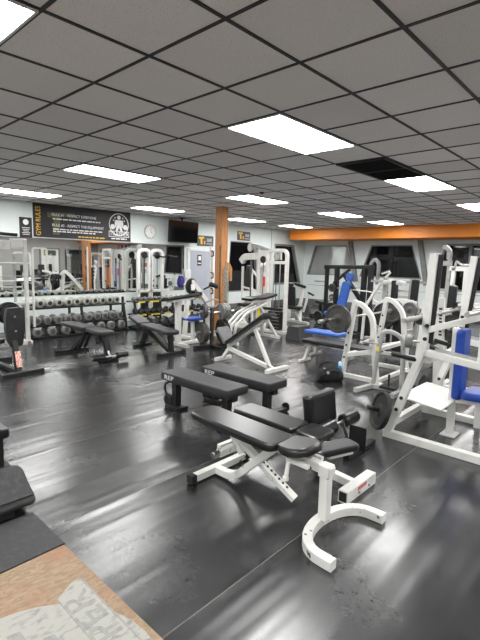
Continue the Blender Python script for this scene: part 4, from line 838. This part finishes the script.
qb = thing('flat_bench', 'bright blue padded low bench behind the black bench of the bench press', 'bench', (-3.95,6.75,0))
part(qb, 'pad', 'bluebright', MB().pad((-4.12,6.72,.42),(1,0,-.0),(0,1,0),.70,.32,.05,.03,.014)); part(qb, 'frame', 'grey', MB().bar((-4.35,6.72,.345),(-3.6,6.72,.345),.06,.05).bar((-4.3,6.72,.34),(-4.3,6.72,.03),.06,.06).bar((-3.65,6.72,.34),(-3.65,6.72,.03),.06,.06).bar((-4.3,6.55,.02),(-4.3,6.9,.02),.05,.04).bar((-3.65,6.55,.02),(-3.65,6.9,.02),.05,.04))

# grey arched stand with small plates
ga = thing('plate_stand', 'grey arched tube stand with pegs right of the bench press', 'rack', (-2.45,5.4,0))
part(ga, 'arch', 'grey', MB().tube([(-2.58,5.48,.04),(-2.52,5.42,.45),(-2.47,5.42,.78),(-2.34,5.42,.80),(-2.20,5.44,.72),(-2.19,5.46,.40),(-2.20,5.48,.04)],.03,10,.10,(0,1,0)))
part(ga, 'base', 'grey', MB().bar((-2.64,5.10,.03),(-2.57,5.56,.03),.06,.055).bar((-2.58,5.45,.03),(-2.12,5.50,.03),.06,.055).bar((-2.20,5.2,.03),(-2.18,5.7,.03),.06,.055))
part(ga, 'peg', 'blackmetal', MB().cyl((-2.34,5.42,.03),(-2.34,5.42,.24),.014).box((-2.34,5.42,.065),(.2,.12,.03))); part(ga, 'peg', 'chrome', MB().cyl((-2.19,5.44,.70),(-1.98,5.52,.70),.014)); part(ga, 'peg', 'chrome', MB().cyl((-2.5,5.40,.62),(-2.75,5.36,.62),.012)); part(ga, 'peg', 'chrome', MB().cyl((-2.19,5.46,.46),(-1.92,5.52,.46),.014))
part(ga, 'tag', 'yellow', MB().box((-2.505,5.388,.55),(.035,.012,.06)))
plate((-2.135,5.46,.70),(.9,.3,0),.085,.09,'greyiron','small thick grey plate on the top peg of the grey arched stand')

# ------------------------------------------------------------------ white press station on the right with blue pads
ps = thing('press_station', 'tall white press station with blue pads and spotter platform at the right edge', 'bench press', (-1.0,4.5,0))
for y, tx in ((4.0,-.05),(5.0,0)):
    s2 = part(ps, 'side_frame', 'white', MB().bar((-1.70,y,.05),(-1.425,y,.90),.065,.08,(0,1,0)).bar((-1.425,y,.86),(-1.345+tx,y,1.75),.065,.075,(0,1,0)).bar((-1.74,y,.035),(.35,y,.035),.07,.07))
    part(s2, 'side_strip', 'blackmetal', MB().bar((-1.372+tx*.15,y,.96),(-1.297+tx,y,1.74),.05,.02,(0,1,0)), 'black side strip')  # black strip along the +X face of the upright
    part(s2, 'beam', 'white', MB().bar((-1.43,y,.875),(-.2,y,.76),.06,.075,(0,1,0)).bar((-1.40,y,1.08),(-.95,y,1.25),.055,.075,(0,1,0)).bar((.30,y,.05),(-.2,y,.78),.06,.07,(0,1,0)).bar((-.95,y,1.27),(-.95,y,.85),.055,.07,(0,1,0)))
    part(s2, 'beam_strip', 'grey', MB().bar((-1.33,y,.913),(-.2,y,.807),.03,.008,(0,1,0)))
    for z, x in ((.30,-1.62),(.42,-1.58),(1.0,-1.41),(1.12,-1.40)): part(s2, 'bolt', 'blackmetal', MB().cyl((x,y-.05,z),(x,y-.03,z),.017))
    for k, (x, z) in enumerate(((-1.66,.24),(-1.46,.79))): part(s2, 'plate_peg', 'blackmetal', MB().cyl((x,y,z),(x-.18,y-(.18 if y < 4.5 else .12),z+.06),.022))
part(ps, 'cross_tube', 'white', MB().bar((-1.66,4.0,.16),(-1.66,5.0,.16),.06,.06)); part(ps, 'cross_tube', 'white', MB().bar((-.2,4.0,.78),(-.2,5.0,.78),.06,.06)); part(ps, 'cross_tube', 'white', MB().bar((-1.39,4.02,.80),(-1.39,4.98,.80),.05,.05))
part(ps, 'spotter_platform', 'white', MB().pad((-1.47,4.48,.36),(1,0,-.12),(0,1,0),.40,.72,.02,.01,.005), 'white sheet metal platform')
part(ps, 'back_post', 'white', MB().bar((-1.29,4.5,.02),(-1.31,4.5,1.06),.06,.07,(0,1,0)).box((-1.29,4.5,.008),(.14,.18,.016)).bar((-1.32,4.5,.80),(-1.38,4.5,.80),.05,.05))
part(ps, 'backrest', 'blue', MB().pad((-1.245,4.5,.72),(0,0,1),(0,1,0),.68,.22,.08,.04,.022), 'royal blue backrest')
part(ps, 'seat', 'blue', MB().pad((-.99,4.5,.46),(1,0,.05),(0,1,0),.40,.34,.075,.05,.02), 'royal blue seat')
part(ps, 'seat_post', 'white', MB().bar((-1.05,4.5,.43),(-1.05,4.5,.14),.06,.07,(0,1,0)).bar((-1.26,4.5,.36),(-.85,4.5,.40),.05,.05)); part(ps, 'seat_post_sleeve', 'chrome', MB().bar((-1.05,4.5,.20),(-1.05,4.5,.0),.045,.05,(0,1,0)))
part(ps, 'foot_bar', 'white', MB().bar((-.62,4.0,.32),(-.62,5.0,.32),.06,.06).bar((-.62,4.0,.06),(-.62,4.0,.34),.05,.05).bar((-.62,5.0,.06),(-.62,5.0,.34),.05,.05))
plate(V((-1.66,4.0,.24))+V((-.18,-.18,.06))*.5,(-.18,-.18,.06),.185,.045,'rubber','black plate on the low near peg of the white press station')
plate(V((-1.66,5.0,.24))+V((-.20,-.12,.06))*.42,(-.20,-.12,.06),.175,.045,'rubber','black plate on the low far peg of the white press station')
def barbell(x, z, y0, y1, lab, sl=.42):
    b_ = thing('barbell', lab, 'barbell', (x,(y0+y1)/2,z))
    part(b_, 'shaft', 'chrome', MB().cyl((x,y0+sl,z),(x,y1-sl,z),.015)); part(b_, 'sleeve', 'chrome', MB().cyl((x,y0,z),(x,y0+sl,z),.023).cyl((x,y0+sl-.01,z),(x,y0+sl+.03,z),.04)); part(b_, 'sleeve', 'chrome', MB().cyl((x,y1-sl,z),(x,y1,z),.026).cyl((x,y1-sl-.03,z),(x,y1-sl+.01,z),.04))
    return b_
barbell(-1.475, 1.185, 3.62, 5.55, 'empty steel barbell racked across the tall uprights of the white press station')
barbell(-.985, 1.215+.07, 3.60, 5.45, 'second empty steel barbell resting in front of the blue backrest')
for y in (4.0,5.0): part(ps, 'bar_hook', 'blackmetal', MB().rect([(-1.41,y,1.14),(-1.49,y,1.145),(-1.52,y,1.20)],.06,.018,(0,1,0)))

# ------------------------------------------------------------------ far right: black rack, blue incline bench, white stations
br_ = thing('power_rack', 'black squat rack with diagonal arms in front of the pale back windows', 'rack', (-5.3,9.5,0))
part(br_, 'upright', 'blackmetal', MB().bar((-5.85,9.5,.0),(-5.86,9.5,1.56),.09,.07)); part(br_, 'upright', 'blackmetal', MB().bar((-5.58,9.5,.0),(-5.58,9.5,1.56),.12,.08))
part(br_, 'upright', 'blackmetal', MB().bar((-4.88,9.5,.0),(-4.86,9.5,1.56),.13,.09)); part(br_, 'upright', 'blackmetal', MB().bar((-4.70,9.5,.0),(-4.70,9.5,1.62),.13,.09))
part(br_, 'top_bar', 'blackmetal', MB().bar((-5.92,9.5,1.54),(-4.66,9.5,1.57),.09,.09)); 
part(br_, 'diagonal_arm', 'blackmetal', MB().bar((-5.38,9.46,1.40),(-4.84,9.46,.72),.07,.12,(0,1,0))); part(br_, 'diagonal_arm', 'blackmetal', MB().bar((-5.62,9.44,1.16),(-5.22,9.46,1.50),.05,.07,(0,1,0)))
part(br_, 'base', 'blackmetal', MB().bar((-6.1,9.5,.03),(-4.5,9.5,.03),.08,.06).bar((-5.85,9.0,.03),(-5.85,10.0,.03),.07,.06).bar((-4.78,9.0,.03),(-4.78,10.0,.03),.07,.06))
part(br_, 'plate_peg', 'blackmetal', MB().cyl((-5.62,9.30,1.05),(-5.62,9.5,1.05),.022)); part(br_, 'plate_peg', 'blackmetal', MB().cyl((-5.62,9.28,.52),(-5.62,9.5,.52),.022)); part(br_, 'plate_peg', 'chrome', MB().cyl((-6.2,9.5,1.18),(-5.86,9.5,1.18),.018)); part(br_, 'bar', 'chrome', MB().cyl((-5.5,9.40,1.05),(-4.4,9.40,1.0),.014))
plate((-5.62,9.38,1.05),(0,1,0),.10,.05,'iron','small dark plate high on the black rack'); plate((-5.62,9.36,.52),(0,1,0),.17,.06,'rubber','large dark plate low on the black rack')
ib = thing('incline_bench', 'steep blue padded bench standing inside the black rack', 'bench', (-5.2,9.3,0))
part(ib, 'backrest', 'bluebright', MB().pad((-5.20,9.22,.92),(.16,.05,.80),(1,0,-.2),.60,.22,.08,.06,.02)); part(ib, 'headrest', 'bluebright', MB().pad((-5.09,9.25,1.33),(.16,.05,.8),(1,0,-.2),.17,.17,.07,.02,.014))
part(ib, 'seat', 'bluebright', MB().pad((-5.34,9.0,.50),(0,1,.1),(-1,0,0),.36,.32,.07,.05,.018)); part(ib, 'frame', 'grey', MB().bar((-5.3,9.1,.46),(-5.3,9.1,.05),.07,.07,(1,0,0)).bar((-5.24,9.28,.6),(-5.12,9.32,1.45),.05,.04,(0,1,0)).bar((-5.3,9.0,.44),(-5.26,9.3,.65),.05,.05,(1,0,0)).bar((-5.55,9.1,.03),(-5.05,9.1,.03),.06,.05))
lp = thing('pulldown_frame', 'grey curved loop arm machine right of the black rack, before the dark window', 'exercise machine', (-5.1,10.4,0))
part(lp, 'loop', 'framegrey', MB().rect([(-5.16,10.4,.06),(-5.16,10.4,1.66),(-5.06,10.4,1.78),(-4.95,10.4,1.66),(-4.97,10.4,1.14)], .075, .07, (0,1,0), .12)); part(lp, 'base', 'grey', MB().bar((-5.4,10.4,.03),(-4.3,10.4,.03),.08,.06).bar((-5.16,10.15,.03),(-5.16,10.7,.03),.07,.06).bar((-4.4,10.1,.03),(-4.4,10.7,.03),.07,.06))
part(lp, 'seat', 'vinyl', MB().pad((-4.55,10.4,.5),(1,0,0),(0,1,0),.4,.36,.08,.05,.018)); part(lp, 'seat_post', 'white', MB().bar((-4.5,10.4,.46),(-4.42,10.4,.05),.07,.07,(0,1,0)).bar((-5.16,10.4,.8),(-4.5,10.4,.45),.05,.05,(0,1,0)))

st = thing('squat_station', 'grey and white squat station with dark pads in front of the dark middle window', 'rack', (-3.8,9.0,0))
part(st, 'upright', 'grey', MB().bar((-4.12,9.0,.03),(-4.10,9.0,1.36),.11,.08)); part(st, 'upright', 'grey', MB().bar((-3.58,9.0,.03),(-3.54,9.0,1.36),.11,.08))
part(st, 'top_bar', 'grey', MB().bar((-4.42,8.97,1.28),(-3.28,8.97,1.30),.05,.05)); part(st, 'rail', 'white', MB().bar((-4.1,9.05,1.10),(-3.55,9.05,1.11),.05,.05)); part(st, 'rail', 'white', MB().bar((-4.1,9.05,.98),(-3.55,9.05,.99),.05,.05)); part(st, 'rail', 'white', MB().bar((-4.1,9.05,.84),(-3.55,9.05,.85),.05,.05))
part(st, 'diagonal', 'white', MB().bar((-4.18,8.9,1.25),(-4.40,8.7,.72),.05,.05,(0,1,0)).bar((-4.40,8.7,.74),(-4.42,8.7,.03),.05,.05,(0,1,0))); part(st, 'diagonal', 'grey', MB().bar((-3.54,8.95,1.28),(-3.36,8.9,.80),.06,.05,(0,1,0)).bar((-3.36,8.9,.82),(-3.36,8.9,.03),.06,.05,(0,1,0)))
part(st, 'pad', 'vinyl', MB().pad((-3.84,8.86,.86),(0,0,1),(1,0,0),.92,.13,.09,.03,.018)); part(st, 'pad', 'vinyl', MB().pad((-3.38,8.72,.90),(.03,0,1),(1,0,0),.92,.14,.09,.03,.018))
part(st, 'base', 'grey', MB().bar((-4.5,9.0,.03),(-3.2,9.0,.03),.08,.06).bar((-4.12,8.6,.03),(-4.12,9.4,.03),.07,.06).bar((-3.56,8.6,.03),(-3.56,9.4,.03),.07,.06).bar((-3.84,8.9,.05),(-3.84,8.9,.45),.06,.05,(0,1,0)).bar((-3.38,8.74,.03),(-3.38,8.74,.5),.06,.05,(0,1,0)))
part(st, 'lever', 'white', MB().bar((-4.10,8.95,1.36),(-4.0,8.95,1.48),.04,.04,(0,1,0)).bar((-4.18,8.95,1.44),(-4.02,8.95,1.50),.05,.03)); part(st, 'shoulder_pad', 'white', MB().pad((-4.0,8.88,1.28),(1,0,.2),(0,1,0),.16,.2,.09,.03,.02)); part(st, 'shoulder_pad', 'white', MB().pad((-3.72,8.88,1.27),(1,0,-.2),(0,1,0),.16,.2,.09,.03,.02))

hk = thing('hack_machine', 'white machine with bent tube and large black plates behind the bench press', 'exercise machine', (-3.2,7.9,0))
part(hk, 'upright', 'white', MB().bar((-3.06,7.7,.03),(-2.98,7.7,1.02),.08,.09,(0,1,0))); part(hk, 'upright', 'white', MB().bar((-2.84,7.7,.03),(-2.78,7.7,1.05),.07,.08,(0,1,0)))
part(hk, 'bent_tube', 'white', MB().rect([(-3.72,7.72,.05),(-3.70,7.72,.78),(-3.58,7.72,.98),(-3.35,7.72,1.0),(-3.0,7.72,1.0)], .07, .06, (0,1,0), .15))
part(hk, 'base', 'white', MB().bar((-3.8,7.7,.03),(-2.6,7.7,.03),.08,.06).bar((-3.72,7.4,.03),(-3.72,8.1,.03),.07,.06).bar((-2.84,7.4,.03),(-2.84,8.1,.03),.07,.06)); part(hk, 'plate_peg', 'chrome', MB().cyl((-3.42,7.45,.74),(-3.42,7.74,.74),.022)); part(hk, 'plate_peg', 'chrome', MB().cyl((-2.96,7.42,.90),(-2.96,7.72,.90),.022)); part(hk, 'peg_post', 'blackmetal', MB().bar((-3.42,7.74,.03),(-3.42,7.74,1.0),.06,.06))
part(hk, 'pad', 'vinyl', MB().pad((-3.2,7.66,.45),(0,0,1),(1,0,0),.7,.2,.08,.04,.018))
plate((-3.42,7.55,.74),(0,1,0),.225,.05,'rubber','large black plate on the white machine behind the bench press'); plate((-2.96,7.52,.90),(0,1,0),.12,.10,'greyiron','small grey plate high on the white machine behind the bench press')

lf2 = thing('lat_frame', 'slim pale frame with hooked top behind the left upright of the press station', 'cable machine', (-2.8,8.5,0))
part(lf2, 'upright', 'grey', MB().bar((-2.88,8.5,.03),(-2.86,8.5,1.70),.06,.06)); part(lf2, 'upright', 'grey', MB().rect([(-2.72,8.5,.03),(-2.70,8.5,1.72),(-2.70,8.5,1.92),(-2.80,8.5,2.0)], .06, .06, (0,1,0), .1)); part(lf2, 'top_hook', 'grey', MB().rect([(-2.71,8.46,1.76),(-2.72,8.46,1.94),(-2.82,8.46,1.98)], .06, .05, (0,1,0), .09))
part(lf2, 'cross_bar', 'grey', MB().bar((-2.95,8.5,1.68),(-2.66,8.5,1.69),.08,.09).bar((-2.90,8.5,1.2),(-2.66,8.5,1.2),.05,.05)); part(lf2, 'weight_stack', 'blackmetal', MB().box((-2.79,8.55,.5),(.12,.2,.94))); part(lf2, 'base', 'grey', MB().bar((-3.1,8.5,.03),(-2.5,8.5,.03),.08,.06).bar((-2.8,8.2,.03),(-2.8,9.0,.03),.08,.06))
sg = thing('leg_curl_machine', 'pale frame with dark pad and raised handles between the tall uprights of the press station', 'exercise machine', (-2.4,8.0,0))
part(sg, 'upright', 'white', MB().bar((-2.50,8.0,.03),(-2.46,8.0,1.62),.06,.07,(0,1,0))); part(sg, 'upright', 'white', MB().bar((-2.26,8.0,.03),(-2.26,8.0,1.62),.08,.07)); part(sg, 'cross_bar', 'white', MB().bar((-2.52,8.0,1.60),(-2.12,8.0,1.60),.07,.08)); part(sg, 'handle', 'grey', MB().tube([(-2.44,7.96,1.60),(-2.42,7.96,1.73),(-2.34,7.96,1.66),(-2.14,7.96,1.66)],.02,8,.04,(0,1,0)))
part(sg, 'pad', 'vinyl', MB().pad((-2.42,7.9,1.10),(.04,0,1),(1,0,0),.44,.13,.09,.03,.02)); part(sg, 'weight_stack', 'blackmetal', MB().box((-2.37,8.05,.55),(.16,.2,.96))); part(sg, 'base', 'white', MB().bar((-2.7,8.0,.03),(-2.0,8.0,.03),.08,.06).bar((-2.4,7.7,.03),(-2.4,8.4,.03),.08,.06))
part(sg, 'arm', 'white', MB().bar((-2.30,7.9,.99),(-1.95,7.8,1.03),.07,.07)); 
ps2 = thing('plate_machine', 'white plate machine with slanted lettered shroud behind the press station', 'exercise machine', (-1.95,6.1,0))
part(ps2, 'shroud', 'white', MB().pad((-1.97,6.0,.90),(-.06,0,1),(1,0,.06),.66,.125,.07,.01,.006)); part(ps2, 'post', 'white', MB().bar((-1.96,6.04,.62),(-1.93,6.06,.03),.13,.08,(0,1,0)))
lt = MB()
for k in range(9): lt.pad((-1.965+.022-.06*(.17-.038*k)*1.0,5.962,1.09-.042*k),(1,0,0),(0,0,1),.035 if k % 2 else .042,.026,.004,.003,.001)
part(ps2, 'lettering', 'grid', lt, 'dark upright lettering')
part(ps2, 'arm', 'white', MB().bar((-1.95,6.05,1.05),(-1.35,6.3,1.12),.06,.08).bar((-1.35,6.3,1.15),(-1.35,6.3,.03),.07,.07)); part(ps2, 'base', 'white', MB().bar((-2.1,6.06,.03),(-1.32,6.28,.03),.08,.06).bar((-1.93,5.7,.03),(-1.93,6.5,.03),.08,.06).bar((-1.35,5.9,.03),(-1.35,6.6,.03),.08,.06))
part(ps2, 'plate_peg', 'chrome', MB().cyl((-1.83,5.96,.84),(-1.83,6.24,.84),.022)); part(ps2, 'peg_arm', 'white', MB().bar((-1.95,6.22,.84),(-1.75,6.28,.84),.05,.05)); part(ps2, 'foot_lever', 'blackmetal', MB().bar((-1.98,5.62,.66),(-1.72,5.50,.60),.05,.05).bar((-1.95,6.0,.66),(-1.95,5.62,.66),.04,.04))
plate((-1.83,6.08,.84),(0,1,0),.18,.05,'iron','dark dished plate seen between the tall uprights of the press station')
o2 = thing('storage_stand', 'white upright stand with crossbars behind the blue backrest at the right edge', 'rack', (-.95,6.5,0))
part(o2, 'upright', 'white', MB().bar((-1.15,6.5,.03),(-1.12,6.5,1.2),.08,.08)); part(o2, 'cross_bar', 'white', MB().bar((-1.15,6.5,1.05),(-.3,6.6,1.05),.06,.07)); part(o2, 'cross_bar', 'grey', MB().bar((-1.15,6.5,.72),(-.3,6.6,.72),.06,.07)); part(o2, 'upright', 'white', MB().bar((-.35,6.6,.03),(-.35,6.6,1.2),.08,.08)); part(o2, 'base', 'white', MB().bar((-1.15,6.2,.03),(-1.15,6.9,.03),.08,.06)); part(o2, 'base', 'white', MB().bar((-.35,6.3,.03),(-.35,6.95,.03),.08,.06))

# machines on the unseen side, met only in the mirror
for k, (x, y, hgt) in enumerate(((1.2,8.2,1.75),(2.6,9.6,2.0),(.2,11.4,1.8),(3.6,7.6,1.6))):
    u = thing('cable_machine', 'white upright machine on the far right side, %s seen in the wall mirror' % ORD[k], 'exercise machine', (x,y,0))
    part(u, 'frame', 'white', MB().rect([(x-.1,y-.35,.0),(x-.1,y-.35,hgt),(x-.1,y+.35,hgt),(x-.1,y+.35,.0)], .08,.08,(1,0,0),.12)); part(u, 'base', 'white', MB().bar((x-.6,y-.35,.03),(x+.6,y-.35,.03),.08,.06).bar((x-.6,y+.35,.03),(x+.6,y+.35,.03),.08,.06))
    part(u, 'backrest', 'vinyl', MB().pad((x-.25,y,.85),(.1,0,1),(0,1,0),.7,.3,.08,.05,.02)); part(u, 'seat', 'vinyl', MB().pad((x-.45,y,.47),(1,0,0),(0,1,0),.4,.34,.08,.05,.02)); part(u, 'weight_stack', 'blackmetal', MB().box((x+.05,y,.5),(.2,.5,.9))); part(u, 'post', 'white', MB().bar((x-.2,y,.03),(x-.2,y,.9),.07,.07).bar((x-.6,y,.05),(x+.1,y,.05),.07,.06))

# ------------------------------------------------------------------ camera, world, view
yaw, pitch, roll = -.743, -.134, .025
f_ = V((sin(yaw)*cos(pitch), cos(yaw)*cos(pitch), sin(pitch))); r0 = V((cos(yaw), -sin(yaw), 0)); u0 = r0.cross(f_)
rt, upv = r0*cos(roll)+u0*sin(roll), -r0*sin(roll)+u0*cos(roll)
cd = bpy.data.cameras.new('camera'); cam = bpy.data.objects.new('camera', cd); COL.objects.link(cam)
cam.matrix_world = Matrix(((rt.x,upv.x,-f_.x,0),(rt.y,upv.y,-f_.y,0),(rt.z,upv.z,-f_.z,1.65),(0,0,0,1)))
cd.sensor_fit = 'VERTICAL'; cd.sensor_height = 36; cd.lens = 443*36/640; cd.clip_start = .05
sc = bpy.context.scene; sc.camera = cam
w = bpy.data.worlds.new('night'); sc.world = w; w.use_nodes = True
w.node_tree.nodes['Background'].inputs['Color'].default_value = (.004,.005,.008,1)
vs = sc.view_settings; vs.view_transform = 'Standard'; vs.look = 'None'; vs.gamma = 1; vs.use_curve_mapping = False; vs.exposure = 0.17
